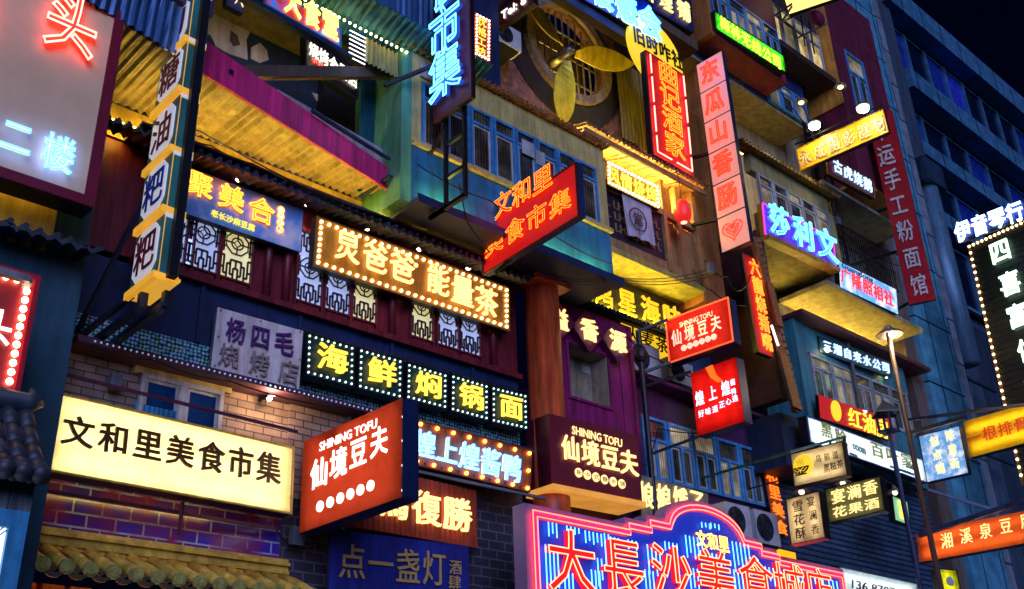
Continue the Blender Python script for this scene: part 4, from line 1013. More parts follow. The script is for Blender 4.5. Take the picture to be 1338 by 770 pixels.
# ---- long yellow light box
s = Sign('light_box', 'long bright yellow light box with seven dark brown characters across the brick wall', [(70.8, 512), (385.9, 584.7), (379.1, 672.8), (60.2, 615.5)], 11.3, 0, .22, ('face_yellow', (1, .74, .28), 1.75), mat('yellow_edge', (.75, .5, .08), .4), .022)
s.row('文和里美食市集', (100, 566), (349, 613), 42, mat('brown_letter', (.10, .05, .012), .5), wf=.92, bold=.032, ext=.05)
s.arm([(tuple(s.world(-s.w/2+.1, .2, s.h+.3)), tuple(s.world(s.w/2+.2, .2, s.h+.3))), (tuple(s.world(-s.w/2-.1, .3, -.12)), tuple(s.world(s.w/2, .3, -.12))), (tuple(s.world(-1, .25, s.h*.8)), tuple(s.world(-1, .7, s.h*.8))), (tuple(s.world(1.1, .25, s.h*.8)), tuple(s.world(1.1, .7, s.h*.8))), (tuple(s.world(.2, .25, -.4)), tuple(s.world(.2, .25, 0)))], .018, mat('maroon_rail', (.12, .03, .06), .4))
# ---- red projecting sign, left
def tofu(name, label, c, Y, yaw, panel, txt, sc_=1, frame=None, sy=14, kind=0, **k):
    s = Sign(name, label, c, Y, yaw, .26, panel, frame, .02, casing=mat('blue_casing', (.012, .03, .12), .4, .2), sy=sy)
    return s
s = tofu('projecting_sign', 'red projecting light box with white characters above six white discs beside the yellow light box', [(397, 577), (525, 519.5), (525, 649.4), (389.7, 697.6)], 10.6, -70, ('face_red_brown', (.62, .06, .02), .62), None)
s.line('SHINING TOFU', (419, 585), (494, 553), 12, WH, bold=.03)
s.row('仙境豆夫', (419, 619), (497, 578), 40, WH, wpx=23, bold=.045, ext=.02)
for i in range(6): s.disc(419+13.2*i, 662-5.4*i, 7, WH, 'white_disc')
s.arm([((s.M.translation.x+.05, 10.9, s.M.translation.z+.3), (s.M.translation.x+.3, 12, s.M.translation.z+.3)), ((s.M.translation.x+.05, 10.9, s.M.translation.z+1.1), (s.M.translation.x+.3, 12, s.M.translation.z+1.1))], .03)
# ---- brown sign with white characters and orange bulbs
s = Sign('bulb_sign', 'brown sign with bluish white characters and orange bulbs under the green letter boxes', [(522, 543), (697, 588), (690, 645), (517, 601)], 11.5, 0, .16, mat('brown_board', (.50, .15, .04), .5, 0, .4, 3), mat('rust_edge', (.3, .08, .02), .5), .02)
s.row('煌上煌酱鸭', (552, 582), (665, 613), 37, BLW, wf=.98, style='both', bold=.02, ext=.06, off=.03, tube=ND, r=.016)
s.bulbs(9, 3, .06, .03, BO)
b = MB()
for i in range(17):
    if i % 2: b.ball((-s.w/2+.06+(s.w-.12)*i/16, -.01, s.h-.06), .02, 6, 4); b.ball((-s.w/2+.06+(s.w-.12)*i/16, -.01, .06), .02, 6, 4)
each(b, 'unlit_bulb', mat('unlit_red_glass', (.3, .03, .02), .2), s.root, local=True)
s.arm([(tuple(s.world(-s.w/2, .1, -.06)), tuple(s.world(s.w/2+.25, -.1, -.06)))], .02, steelf, 'rail')
# ---- orange red sign
s = Sign('shop_sign', 'orange red corrugated sign with three cream characters above the blue wine banner', [(452, 602), (623, 642), (624, 716), (450, 687)], 11.6, 0, .1, mat('vermilion_board', (.62, .09, .03), .45, 0, .35, 2, .1), None, casing=mat('red_edge', (.5, .01, .03)))
s.row('馬復勝', (512, 658), (594, 674), 46, WW, wpx=38, bold=.03, ext=.05, off=.03)
b = MB(); n = 26
for i in range(n): b.box(-s.w/2+s.w*i/n+.01, -s.w/2+s.w*(i+.5)/n, -.02, -.001, .0, s.h)
b.build('ribs', mat('vermilion_board', (.42, .06, .03)), s.root, True)
# ---- blue banner
s = Sign('banner', 'deep blue banner with gold characters at the bottom of the facade', [(432, 690), (613, 714), (613, 800), (430, 790)], 11.65, 0, .06, mat('blue_banner', (.025, .04, .36), .5, 0, .5, 1.6, .35), None, casing=navy)
s.row('点一盏灯', (459, 735), (566, 744), 48, goldt, wf=.98, bold=.015, ext=.02)
s.row('酒肆', (594, 742), (593, 762), 20, goldt, wpx=17, bold=.01)
# ---- huge neon sign, bottom
Yb = 10.5; cx = 13.9; zt = 5.46; hw = 4.02
def outline(ins):
    e = ins; pts = [(-hw+e, 2.9)]
    st = [(-hw+e, zt-e), (-1.95+e*.2, zt-e), (-1.95+e*.2, zt+.10-e), (-1.45+e*.2, zt+.10-e), (-1.45+e*.2, zt+.22-e), (-1.0+e*.3, zt+.22-e)]
    r = 1.0-e*.55; zc = zt+.22-e*.9
    arc = [(-r*math.cos(math.pi*i/14), zc+(.42)*math.sin(math.pi*i/14)) for i in range(1, 14)]
    right = [(-x, z) for x, z in st[::-1]]
    return pts+st+arc+right+[(hw-e, 2.9)]
root = thing('neon_sign', 'huge blue and red neon sign with a stepped and arched top at the bottom centre', 'sign', (cx, Yb, 2.9))
o = outline(0)
b = MB().prism([(x+cx, z) for x, z in o], Yb, Yb+.25); b.build('casing', mat('pale_steel_board', (.26, .18, .32), .45, 0, .25, 3, .05), root)
o2 = outline(.21)
MB().prism([(x+cx, z) for x, z in o2], Yb-.03, Yb-.001).build('panel', em('blue_glow_board', (.005, .035, .75), .24, (.02, .06, .45), .3, 2), root)  # blue glow of the neon put into the board as weak emission
for e, y in ((.10, .06), (.18, .06)):
    pts = outline(e); MB().tube([(x+cx, Yb-y, z) for x, z in pts], .010, 6).build('neon_border', em('neon_hot', (1, .16, .09), 3.2), root, smooth=True)
MB().tube([(x+cx, Yb-.045, z) for x, z in outline(.14)], .026, 6).build('red_glow_border', em('border_red_glow', (1, .002, .022), 7), root, smooth=True)  # added tube for the red glow between the two neon lines
class _N: pass
s = Sign.__new__(Sign); s.root = root; s.w, s.h = 2*hw, 2.56; s.M = Matrix.Translation((cx, Yb-.03, 2.9)); s.inv = s.M.inverted()
rootM = root.matrix_basis
rf = em('hot_red_fill', (1, .008, .012), .9)
for ch, (px, py), hh, ww in zip('大長沙美食城店', [(741, 737), (809, 745), (872, 751), (930, 756), (983, 762), (1027, 768), (1066, 773)], [88, 82, 76, 72, 68, 62, 58], [66, 56, 54, 50, 46, 42, 36]):
    s.row(ch, (px, py), (px, py), hh, rf, wpx=ww, style='both', bold=.03, ext=.05, tube=em('neon_hot2', (1, .30, .14), 3), r=.0085, off=.04)
s.row('文和里', (915, 705), (944, 712), 22, rf, wf=.98, style='both', bold=.02, ext=.03, tube=NY, r=.02, off=.04)
b = MB(); rnd = random.Random(3)
def drip(px, py, n, L, dx=5.2, j=1):
    for i in range(n):
        x, z = s.loc(px+dx*i, py+dx*i*.22); l = L*(1-.25*(i % 2) if j else 1)
        b.tube([(x, -.04, z), (x, -.04, z-l)], .009, 5)
for px, py, n, L in ((714, 683, 3, .2), (738, 688, 4, .10), (762, 694, 5, .18), (787, 698, 2, .5), (795, 702, 3, .1), (818, 706, 3, .14), (843, 712, 4, .45), (866, 708, 4, .14), (893, 700, 5, .35), (914, 683, 3, .09), (926, 684, 3, .09), (912, 720, 4, .16), (928, 724, 4, .2), (954, 708, 5, .5), (972, 728, 4, .16), (997, 741, 4, .3), (1018, 748, 3, .1), (1040, 750, 4, .3), (1062, 756, 3, .1), (1080, 758, 3, .2), (710, 712, 4, .75), (735, 748, 3, .6), (770, 745, 3, .4), (778, 730, 2, .4), (840, 745, 3, .5), (898, 742, 3, .4), (956, 745, 3, .4)):
    drip(px, py, n, L)
for v_ in range(len(b.v)): b.v[v_] = tuple(s.M @ Vector(b.v[v_]))
each(b, 'neon_drip', NC, root)
# ---- red projecting neon, two rows
s = Sign('projecting_sign', 'scarlet projecting sign with two rows of orange neon characters below the blue bay', [(630, 300), (752.9, 207), (757, 287), (632, 355)], 10.2, -78, .12, em('scarlet_board', (1, .004, .004), .28, (.55, .02, .02)), mat('dark_red_frame', (.14, .01, .02), .4), .02, casing=navy)
nyo = em('neon_amber', (1, .20, .012), 3)
s.row('文和里', (659, 268), (711, 236), 34, em('red_fill2', (.6, .01, .005), .6), wf=1.02, style='both', bold=.012, ext=.03, tube=nyo, r=.011)
s.row('美食市集', (648, 318), (734, 266), 32, em('red_fill2', (.6, .01, .005), .6), wf=.95, style='both', bold=.012, ext=.03, tube=nyo, r=.011)
s.arm([((s.M.translation.x+.1, 10.4, s.M.translation.z+.15), (s.M.translation.x+.1, 11.1, s.M.translation.z-.05)), ((s.M.translation.x+.1, 10.4, s.M.translation.z+.7), (s.M.translation.x+.1, 11.1, s.M.translation.z+.7))], .025)
# ---- vertical blue neon sign
zt_ = 4.4
xx = P(568, 162, Y=10.6)
bY = P(568, 162, Y=10.75); fY = P(617, 127, X=bY[0])
s = Sign('vertical_sign', 'tall maroon projecting sign with blue neon characters in front of the bay windows', [bpx(bY[0], bY[2]+3.2, bY[1]), bpx(bY[0], bY[2]+3.2, fY[1]), bpx(bY[0], bY[2], fY[1]), bpx(bY[0], bY[2], bY[1])], (bY[1]+fY[1])/2, -90, .07, maroon, mat('dark_red_frame', (.14, .01, .02)), .02, sy=3)
for ch, p_, hh in (('集', (589, 98), 66), ('市', (588, 43), 62), ('食', (590, -18), 62)):
    s.row(ch, p_, p_, hh, em('blue_fill', (.02, .08, .5), .5), wpx=42, style='both', bold=.014, ext=.05, tube=NB, r=.017, off=.04)
X_ = bY[0]+.1
s.arm([((X_, 10.6, 9.75), (X_, 10.6, bY[2]+.1)), ((X_, 10.15, 9.75), (X_, 10.15, bY[2]+.1)), ((X_, 10.6, 9.78), (X_, 11.0, 9.78)), ((X_, 10.15, 9.78), (X_, 11, 9.78)), ((X_, 10.6, 10.3), (X_, 10.15, 10.3)), ((X_, 10.6, 10.9), (X_, 10.15, 10.9)), ((X_, 10.6, 9.8), (X_, 10.15, 9.8)), ((X_, 10.6, bY[2]-.1), (X_, 11, bY[2]-.4)), ((X_, 10.6, bY[2]+1.2), (X_-.9, 11, bY[2]+.5))], .028, BLACK, 'ladder_frame')
# ---- small red bulb sign
s = Sign('bulb_sign', 'small vertical red sign with yellow characters and warm bulbs right of the blue neon', [(620, 17), (642, 25), (640.5, 84), (618.5, 71)], 11.0, 0, .1, mat('red_board', (.45, .02, .02)), None, sy=6)
s.row('优格工坊', (629.5, 30), (628, 68), 12, LY, wpx=12, bold=.02)
s.bulbs(5, 12, .05, .02, BP)
MB().box(s.M.translation.x-.25, s.M.translation.x+.5, 11.1, 12.3, s.M.translation.z-.6, s.M.translation.z+2.2).build('backing_box', navy, s.root)
# ---- brown sign top
s = Sign('projecting_sign', 'brown projecting sign with white latin text cut by the top edge', [(649, 17), (697, -19), (697, 4), (650, 38)], 11.0, -80, .12, mat('brown_gloss_board', (.14, .02, .015), .3), None)
s.line('Tel: 8', (656, 22), (688, -1), 11, WH, bold=.01)
# ---- blue neon board top
s = Sign('neon_board', 'long black and blue board with glowing blue characters cut by the top edge', [(640, -118), (853, 6), (857, 52), (643, -64)], 11.2, 0, .2, mat('blue_gloss_board', (.015, .04, .35), .35), BLACK, .04)
s.row('长楼懋会', (750, -26), (844, 33), 40, BLW, wpx=27, style='both', bold=.02, ext=.05, tube=ND, r=.03, off=.05)
MB().box(s.M.translation.x-3, s.M.translation.x+2.0, 11.25, 11.45, s.M.translation.z-.25, s.M.translation.z-.01).build('dark_ledge', mat('blackish_panel', (.015, .015, .03)), s.root)
# ---- navy sign top
s = Sign('shop_sign', 'navy sign with two cream characters beside the orange wall at the top', [(795, -68), (903, -2), (905, 42), (798, -16)], 11.3, 0, .14, navyp, mat('navy_edge', (.01, .02, .1), .4), .02)
s.row('料理铺', (845, -10), (892, 15), 26, WW, wpx=17, bold=.02, ext=.05)
MB().box(s.M.translation.x-2, s.M.translation.x+1.6, 11.35, 12.0, s.M.translation.z-.3, s.M.translation.z-.02).build('ledge', mat('grey_brown_board', (.16, .10, .06), .6), s.root)
# ---- yellow round sign
q = P(858, 70, Y=11.1)
s = Sign('round_sign', 'round yellow sign with black characters above the red vertical neon', rectpx(q[0]-.9, q[0]+.9, q[2]-.9, q[2]+.9, 11.1), 11.1, 0, .1, None, None, casing=False)
k = 36
yl = em('lit_yellow_disc', (1, .68, .03), .62)
MB().prism([(.88*math.cos(2*math.pi*i/k), .9+.88*math.sin(2*math.pi*i/k)) for i in range(k)], 0, .1).build('disc', yl, s.root, True)
s.row('旧时咋社', (834, 49), (884, 80), 22, BLACK, wf=.98, bold=.03)
# ---- red vertical neon
s = Sign('vertical_sign', 'red vertical sign with outlined yellow neon characters beside the round yellow sign', [(843, 66), (893, 98), (906, 233), (853, 202)], 10.95, 0, .14, em('red_neon_board', (.6, .008, .012), .3, (.45, .015, .02)), mat('red_edge', (.5, .01, .03)), .02)
s.row('曲记酒家', (870.5, 98), (879.5, 192), 30, em('red_fill3', (.8, .05, .01), .6), wpx=26, style='both', bold=.01, ext=.03, tube=nyo, r=.013)
a, h = s.w/2-.09, s.h
s.tubes([[(-a, h-.1), (-a, h*.78)], [(-a, h*.74), (-a, h*.5)], [(-a, h*.46), (-a, h*.22)], [(-a, h*.18), (-a, .09), (a*-.2, .09)], [(a*.1, .09), (a, .09), (a, h*.16)], [(a, h*.2), (a, h*.45)], [(a, h*.5), (a, h*.72)], [(a, h*.76), (a, h-.1)]], .016, NRP, px=False, y=-.06)
s.arm([((s.M.translation.x+.6, 11.05, s.M.translation.z+1), (s.M.translation.x+1, 11.6, s.M.translation.z+1)), ((s.M.translation.x+.6, 11.05, s.M.translation.z+2), (s.M.translation.x+1, 12.0, s.M.translation.z+2.2))], .03)
# ---- pink vertical sign, six panels
s = Sign('vertical_sign', 'tall pink lit projecting sign of six panels with red neon characters', [(910.6, 86), (942.7, 66), (981.4, 315.7), (943.4, 331.4)], 10.4, -72, .12, mat('black_metal', (.012, .014, .02)), None, casing=mat('blue_casing', (.012, .03, .12)))
pk = em('lightbox_pink', (1, .38, .32), .50, (.3, .12, .11), .12, 2); n = 6
rn = em('neon_scarlet', (1, .025, .01), 1.6); rfl = em('rose_fill', (1, .14, .06), .8)
for i in range(6):
    z0 = s.h*i/6
    MB().box(-s.w/2+.012, s.w/2-.012, -.02, -.001, z0+.02, z0+s.h/6-.02).build('panel', pk, s.root, True)
for ch, i in zip('东瓜山香肠', range(5)):
    s.char(ch, 0, s.h*(5.5-i)/6, s.w*.74, s.h/6*.74, rfl, style='both', bold=.015, ext=.03, off=.03, tube=rn, r=.026)
pts = []
for a in range(25):
    th = 2*math.pi*a/24; pts.append((s.w*.022*16*math.sin(th)**3, s.h/12+s.w*.022*(13*math.cos(th)-5*math.cos(2*th)-2*math.cos(3*th)-math.cos(4*th))))
s.tubes([pts, [(x*.6, (z-s.h/12)*.6+s.h/12) for x, z in pts], [(x*.3, (z-s.h/12)*.3+s.h/12) for x, z in pts], [(-s.w*.3, s.h/12+.1), (0, s.h/12-.05), (s.w*.3, s.h/12+.12)]], .014, rn, 'neon_emblem', -.045, px=False)
s.arm([((s.M.translation.x+.06, 10.6, s.M.translation.z+.8*i), (s.M.translation.x-.2+.0*i, 11.6, s.M.translation.z+.8*i+.1)) for i in (1, 3)], .03)
# ---- barbecue bulb sign
s = Sign('bulb_sign', 'yellow lit sign edged with bright bulbs above the white curtain', [(793, 208.6), (860, 243), (862, 274), (793, 241)], 11.15, 0, .1, mat('amber_board', (.65, .32, .03), .4), None)
s.row('风情烧烤', (801, 231), (850, 255), 22, LY, wf=.98, bold=.03)
s.bulbs(16, 6, .05, .022, em('bulb_bright', (1, .82, .5), 9))
# ---- black board with yellow characters
qa = P(806, 366, Y=11.98); 
s = Sign('shop_sign', 'black board with yellow brush characters beneath the yellow balcony underside', rectpx(12.75, 15.75, 9.98, 10.82, 11.98), 11.98, 0, .1, mat('black_board', (.03, .028, .015), .45, 0, .4, 4), None)
s.row('鸿星海味', (787, 386), (877, 417), 34, em('brush_yellow', (1, .58, .02), .8, (.8, .5, .02)), wpx=24, bold=.02, ext=.04)
s = Sign('shop_sign', 'small yellow lit sign with black characters behind the dark lamp pole', [(812, 421), (874, 442), (874, 474), (812, 452)], 12.5, 0, .08, em('lightbox_amber', (1, .60, .02), .7), None)
s.row('火麦茶', (826, 437), (864, 452), 20, BLACK, wf=.95, bold=.02)
# ---- three purple diamonds
for ch, (px, py), lab in zip('溢香源', [(741, 420), (767.5, 433), (805, 448)], ['purple diamond plaque with a glowing character, next to the red column', 'purple diamond plaque with a glowing character, middle of three over the niche', 'purple diamond plaque with a glowing character, at the right end of three']):
    if ch == '溢': px, py = 728, 418
    q = P(px, py, Y=11.85)
    s = Sign('diamond_plaque', lab, rectpx(q[0]-.36, q[0]+.36, q[2]-.36, q[2]+.36, 11.85), 11.85, 0, .1, None, None, casing=False, group='diamond plaques over the niche')
    c_ = s.h/2; d = .40
    MB().prism([(0, c_-d), (d, c_), (0, c_+d), (-d, c_)], 0, .12).build('board', mat('plum_board', (.16, .015, .12), .45, 0, .35, 4), s.root, True)
    b = MB()
    for p_, q_ in (((0, c_-d), (d, c_)), ((d, c_), (0, c_+d)), ((0, c_+d), (-d, c_)), ((-d, c_), (0, c_-d))): b.bar((p_[0], -.01, p_[1]), (q_[0], -.01, q_[1]), .03)
    b.build('frame', mat('plum_edge', (.22, .03, .08), .4), s.root, True)
    s.char(ch, 0, c_, .46, .46, WW, bold=.03, ext=.05, off=.03)
# ---- maroon box sign
s = Sign('shop_sign', 'maroon box sign with cream characters and a gold bottom edge below the niche', [(717, 540), (833, 569), (839, 656), (721, 633)], 11.3, 0, .6, maroon, None, casing=mat('maroon_casing', (.12, .008, .02), .4))
MB().box(-s.w/2-.02, s.w/2+.02, -.06, s.thick, -.10, -.002).build('gold_edge', em('gold_edge_glow', (1, .40, .06), .55, (.6, .3, .05), .3, 3), s.root, True)  # lit look of the gold board put in as emission
s.line('SHINING TOFU', (746.5, 562), (812, 580), 11, WW, bold=.03)
s.row('仙境豆夫', (744, 587), (820, 606), 34, WW, wpx=24, bold=.04, ext=.04)
for i, ch in enumerate('新中式糖水铺'[:6]):
    px, py = 755.5+11.3*i, 618+2.95*i; s.disc(px, py, 6, WW, 'cream_disc'); s.row(ch, (px, py), (px, py), 7, maroon, wpx=7, off=.022, ext=.005)
# ---- beige sign with brush characters
s = Sign('shop_sign', 'beige lit sign with white brush characters partly behind the huge neon sign', [(838, 621), (926, 645), (926, 700), (838, 678)], 11.6, 0, .1, mat('beige_board', (.36, .32, .2), .5), None)
s.row('娘娘饿了', (843, 648), (909, 658), 36, WW, wpx=19, bold=.02, ext=.04)
# ---- orange vertical sign
s = Sign('vertical_sign', 'narrow orange brown vertical sign with red orange characters beside the blue windows', [(992, 582), (1007, 588), (1030, 700), (1012, 695)], 11.9, 0, .08, mat('tan_board', (.35, .12, .04), .5), None, sy=6)
s.row('文和里美食', (1003, 600), (1020, 690), 19, em('orange_letter', (1, .16, .01), 1.4), wpx=15, bold=.03)
# ---- red projecting light boxes right of centre
s = tofu('projecting_sign', 'red projecting light box with cream characters over small discs, mounted above another red box', [(870, 420), (951.5, 387), (958.6, 447), (874, 474)], 11.0, -76, ('face_red', (.9, .03, .014), .6), None, frame=em('lightbox_red_rim', (1, .10, .03), 1.1))
crm = mat('cream_letter', (.75, .62, .48), .5)
crl = em('cream_lit', (.9, .62, .42), .8)
s.line('SHINING TOFU', (888.5, 425.5), (931.5, 410), 7, crl, bold=.03)
s.row('仙境豆夫', (885, 442), (936, 423), 22, crl, wpx=14, bold=.035)
for i in range(6): s.disc(894+7.8*i, 455-2.9*i, 4, crl, 'cream_disc')
s2 = tofu('projecting_sign', 'bright red projecting light box with bluish white characters, the lower of two red boxes', [(902, 488.6), (961, 465.7), (973, 551), (911, 570)], 11.0, -76, ('face_scarlet', (1, .012, .008), .7), None)
s2.row('煌上煌', (915, 521), (949, 508), 21, BLW, wpx=12, bold=.025)
s2.row('酱鸭', (958, 500), (959, 512), 9, BLW, wpx=7)
s2.row('好味道', (917, 541), (935, 535), 10, BLW, wpx=8); s2.row('正心选', (944, 529), (961, 521), 10, BLW, wpx=8)
s2.poly([(922, 481), (931, 477), (936, 490), (945, 498), (938, 500), (929, 494)], em('lit_orange_wave', (1, .14, .01), 1.0), 'orange_wave')
# pole with arms carrying both
q0 = P(836, 455, Y=11.6); q1 = P(850, 640, Y=11.6)
pole = thing('bracket_pole', 'black bracket pole carrying the two red projecting light boxes', 'pole', (q0[0], 11.6, 6))
b = MB(); b.tube([(q0[0], 11.6, 6.0), (q0[0], 11.6, P(832, 432, Y=11.6)[2])], .055, 10); zz = P(836, 463, Y=11.6)[2]
b.build('post', BLACK, pole); MB().ball((q0[0], 11.6, zz), .13, 10, 8, (1, 1, 1.5)).build('finial', BLACK, pole)
b = MB()
for p0_, p1_ in (((831, 434), (872, 418)), ((840, 487), (876, 474)), ((843, 505), (902, 486)), ((852, 593), (912, 571))):
    a0 = P(*p0_, Y=11.6); a1 = P(*p1_, Y=11.25); b.bar(a0, a1, .05)
each(b, 'arm', BLACK, pole)
# ---- red neon vertical left of the gable
s = Sign('vertical_sign', 'red vertical neon sign with orange characters against the dark red brick side wall', [(969.7, 330.4), (988, 340), (1010, 467), (990, 461)], 10.9, 0, .1, em('red_neon_board', (.6, .008, .012), .3), mat('orange_edge', (.45, .14, .03), .5), .012, sy=8)
s.row('六龍烧猪嘴', (985, 351), (1001, 448), 22, em('red_fill', (1, .03, .02), 1.2), wpx=13, style='both', bold=.01, ext=.02, tube=nyo, r=.018)
# ---- purple and blue neon sign
s = Sign('neon_board', 'violet sign with large ice blue neon characters under the right-hand grey windows', [(994.5, 265), (1090, 311), (1091, 351), (1000.5, 306.5)], 10.8, 0, .14, em('violet_board', (.22, .015, .55), .22, (.2, .02, .45)), em('magenta_edge', (1, .05, .6), .8), .02, casing=mat('amber_board', (.65, .32, .03)))
s.row('莎利文', (1013, 292), (1075, 323), 40, em('blue_fill2', (.1, .4, .95), .5), wpx=26, style='both', bold=.01, ext=.05, tube=NB, r=.02, off=.04)
MB().box(-s.w/2, s.w/2, -.1, s.thick, -.12, -.02).build('ledge', mat('amber_board', (.65, .32, .03)), s.root, True)
# ---- white and red light sign
s = Sign('light_box', 'pale sky-painted light box with red characters and dark latin text under the iron railing', [(1097, 340), (1172, 380), (1172.5, 409), (1098, 377)], 10.9, 0, .14, cloudmat('sky_lightbox', (.10, .40, .80), (.85, .88, .95), .75, 3), None)
s.line('Guanglong', (1099, 347), (1140, 368), 9, mat('dark_letter', (.03, .03, .06), .5), bold=.02)
s.row('广隆照相社', (1104, 362), (1160, 390), 20, em('red_letter', (1, .03, .03), 1.1), wf=.95, bold=.02)
# ---- company name letters
s = Sign('shop_sign', 'dark teal board with pale blue characters over the lit windows of the turquoise house', [(1070, 438), (1166, 474), (1163, 493), (1071, 461)], 11.5, 0, .12, mat('teal_board', (.01, .05, .09), .4), None)
s.row('三湘自来水公司', (1080, 453), (1156, 481), 14, em('pale_blue_letter', (.5, .75, 1), 1.1), wf=.9, bold=.02, ext=.06)
# ---- red banner
s = Sign('banner', 'red banner with yellow green brush characters and a gold oval emblem under the lit windows', [(1069, 514), (1168, 550), (1166, 575), (1073, 548)], 11.3, 0, .1, em('red_banner', (.55, .01, .015), .45, (.45, .01, .02)), None)
s.row('红油房', (1116, 548), (1152, 561), 26, em('lime_letter', (.75, .75, .05), 1.0), wf=1.0, bold=.02)
s.disc(1092, 537, 13, em('lit_yellow_disc', (1, .68, .03), .62), 'oval_emblem', -.02, 24, .8)
s.poly([(1127, 536), (1133, 537), (1131, 541)], WH, 'white_patch')
# ---- long white light sign
s = Sign('light_box', 'long white light box with pale yellow characters and teal latin text below the red banner', [(1051.4, 541.4), (1209, 603), (1209, 629.5), (1060, 580)], 11.0, 0, .2, ('face_cool', (.68, .90, 1), 1.15), mat('blue_edge', (.03, .1, .4), .4), .02)
pyl = mat('pale_yellow_letter', (.62, .6, .12), .5); tea = mat('teal_letter', (.02, .25, .35), .5)
s.row('黑脸', (1079, 563), (1098, 572), 20, pyl, wpx=15); s.row('百叶家', (1145, 589), (1184, 603), 19, pyl, wf=.9)
s.line('ooom', (1113, 583), (1130, 591), 8, tea, bold=.03); s.line('ooom', (1183, 608), (1197, 613), 7, tea, bold=.03)
s.poly([(1110, 591), (1120, 595), (1120, 598), (1110, 594)], tea, 'teal_tab'); s.poly([(1163, 608), (1194, 619), (1194, 622), (1163, 611)], tea, 'teal_tab')
# ---- red vertical noodle sign
s = Sign('vertical_sign', 'tall crimson projecting sign with grey white characters in front of the blue tiled pier', [(1132, 150), (1166, 146), (1222, 387.5), (1188, 401)], 10.4, -80, .14, mat('crimson_board', (.48, .008, .015), .4, 0, .35, 2, .05), None, casing=mat('maroon_casing', (.12, .008, .02)), sy=8)
s.row('幸运手工粉面馆', (1150, 172), (1201, 373), 30, mat('pale_grey_letter', (.85, .80, .74), .5), wpx=23, bold=.03, ext=.02)
zq = s.M.translation
s.arm([((zq.x+.1, 10.7, zq.z+.15), (zq.x-.3, 12, zq.z-.25)), ((zq.x+.1, 10.7, zq.z+1.6), (zq.x-.2, 12, zq.z+1.6)), ((zq.x+.1, 10.7, zq.z+2.9), (zq.x-.1, 12, zq.z+2.9))], .03)
# ---- yellow camera sign
s = Sign('projecting_sign', 'golden yellow projecting sign with pale characters lit by four floodlights', [(1040, 194), (1154.7, 143.4), (1160.8, 172), (1046.7, 224.4)], 9.9, -70, .12, mat('golden_board', (.85, .52, .02), .35, 0, .3, 4, .05), mat('gold_edge', (.6, .36, .08)), .015)
s.row('永成摄影器材', (1053, 206), (1149, 163), 22, mat('pale_cream_letter', (.75, .68, .42), .5), wf=.86, bold=.02, ext=.03)
cam_sign = s
# ---- dark red sign
s = Sign('shop_sign', 'dark red sign with pale blue characters above the iron railing balcony', [(1080, 204), (1142, 236), (1142, 260), (1080, 226)], 10.8, 0, .12, maroon, mat('gold_edge', (.6, .36, .08)), .012)
s.row('古虎烧鹅', (1094, 219), (1133, 242), 17, BLW, wf=.95, bold=.02)
# ---- green light sign
s = Sign('light_box', 'bright green light box with yellow characters under the windows of the wine red bay', [(933, 15), (1025, 72), (1026, 97), (934, 37)], 10.85, 0, .14, ('face_green', (.05, .9, .02), 1.9), BLACK, .012)
s.row('梅林无线公司', (946, 33), (1014, 81), 17, em('lime_yellow', (.85, 1, .05), 1.5), wf=.95, bold=.03)
# ---- right-hand double sign
s = Sign('bulb_sign', 'tall dark sign with mint green characters framed by star-like bulbs at the right edge', [(1259, 319), (1372, 278), (1450, 600), (1340, 640)], 8.8, -90, .2, mat('black_louvre', (.02, .025, .02), .5), mat('amber_frame', (.35, .2, .05), .5), .08, sy=6)
for ch, p_ in zip('四喜富信楼', [(1309, 330), (1322, 372), (1332, 414), (1346, 458), (1356, 505)]):
    s.row(ch, p_, p_, 34, GW, wpx=30, bold=.03, ext=.05, off=.05)
s.bulbs(18, 34, .05, .035, BU, 'tl')
n = 40; b = MB()
for i in range(n): b.box(-s.w/2+.1, s.w/2-.1, -.014, -.001, .12+(s.h-.24)*i/n, .12+(s.h-.24)*(i+.5)/n)
b.build('louvres', mat('black_louvre', (.02, .025, .02)), s.root, True)
big = s
s = Sign('projecting_sign', 'bluish white lit characters on a thin rail above the star-bulb sign', [(1246, 296), (1345, 258), (1349, 283), (1250, 321)], 8.8, -90, .1, None, None, casing=False, sy=6)
s.row('伊音琴行', (1259, 303), (1327, 279), 29, em('lit_blue_glow', (.55, .75, 1), 3.2), wf=.98, bold=.04, ext=.06)
MB().box(-s.w/2, s.w/2, .02, .06, .02, .1).build('rail', BLACK, s.root, True); MB().box(-s.w/2, s.w/2, .012, .05, .11, s.h).build('backing', mat('deep_blue_back', (.01, .03, .3), .4), s.root, True)
# ---- yellow sign right
s = Sign('projecting_sign', 'plain yellow projecting sign with red brush characters at the right edge', [(1257.7, 552), (1370, 518), (1378, 569), (1268, 598)], 8.6, -80, .14, ('face_amber', (1, .52, .01), .95), None, sy=10)
s.row('一根排骨', (1274, 572), (1335, 555), 20, em('red_brush', (.7, .03, .005), .5, (.5, .03, .01)), wf=.98, bold=.02)
# ---- blue white box
s = Sign('projecting_sign', 'pale blue weathered light box with two columns of cream characters left of the yellow sign', [(1200.5, 570), (1254, 556), (1266, 618.6), (1211, 631.4)], 9.6, -80, .12, cloudmat('blue_weathered', (.12, .34, .66), (.70, .78, .82), .6, 6), BLACK, .012, sy=12)
s.row('陈意斋', (1242, 570), (1248, 606), 15, WW, wpx=13, bold=.01); s.row('包点铺', (1221, 577), (1229, 613), 15, WW, wpx=13, bold=.01)
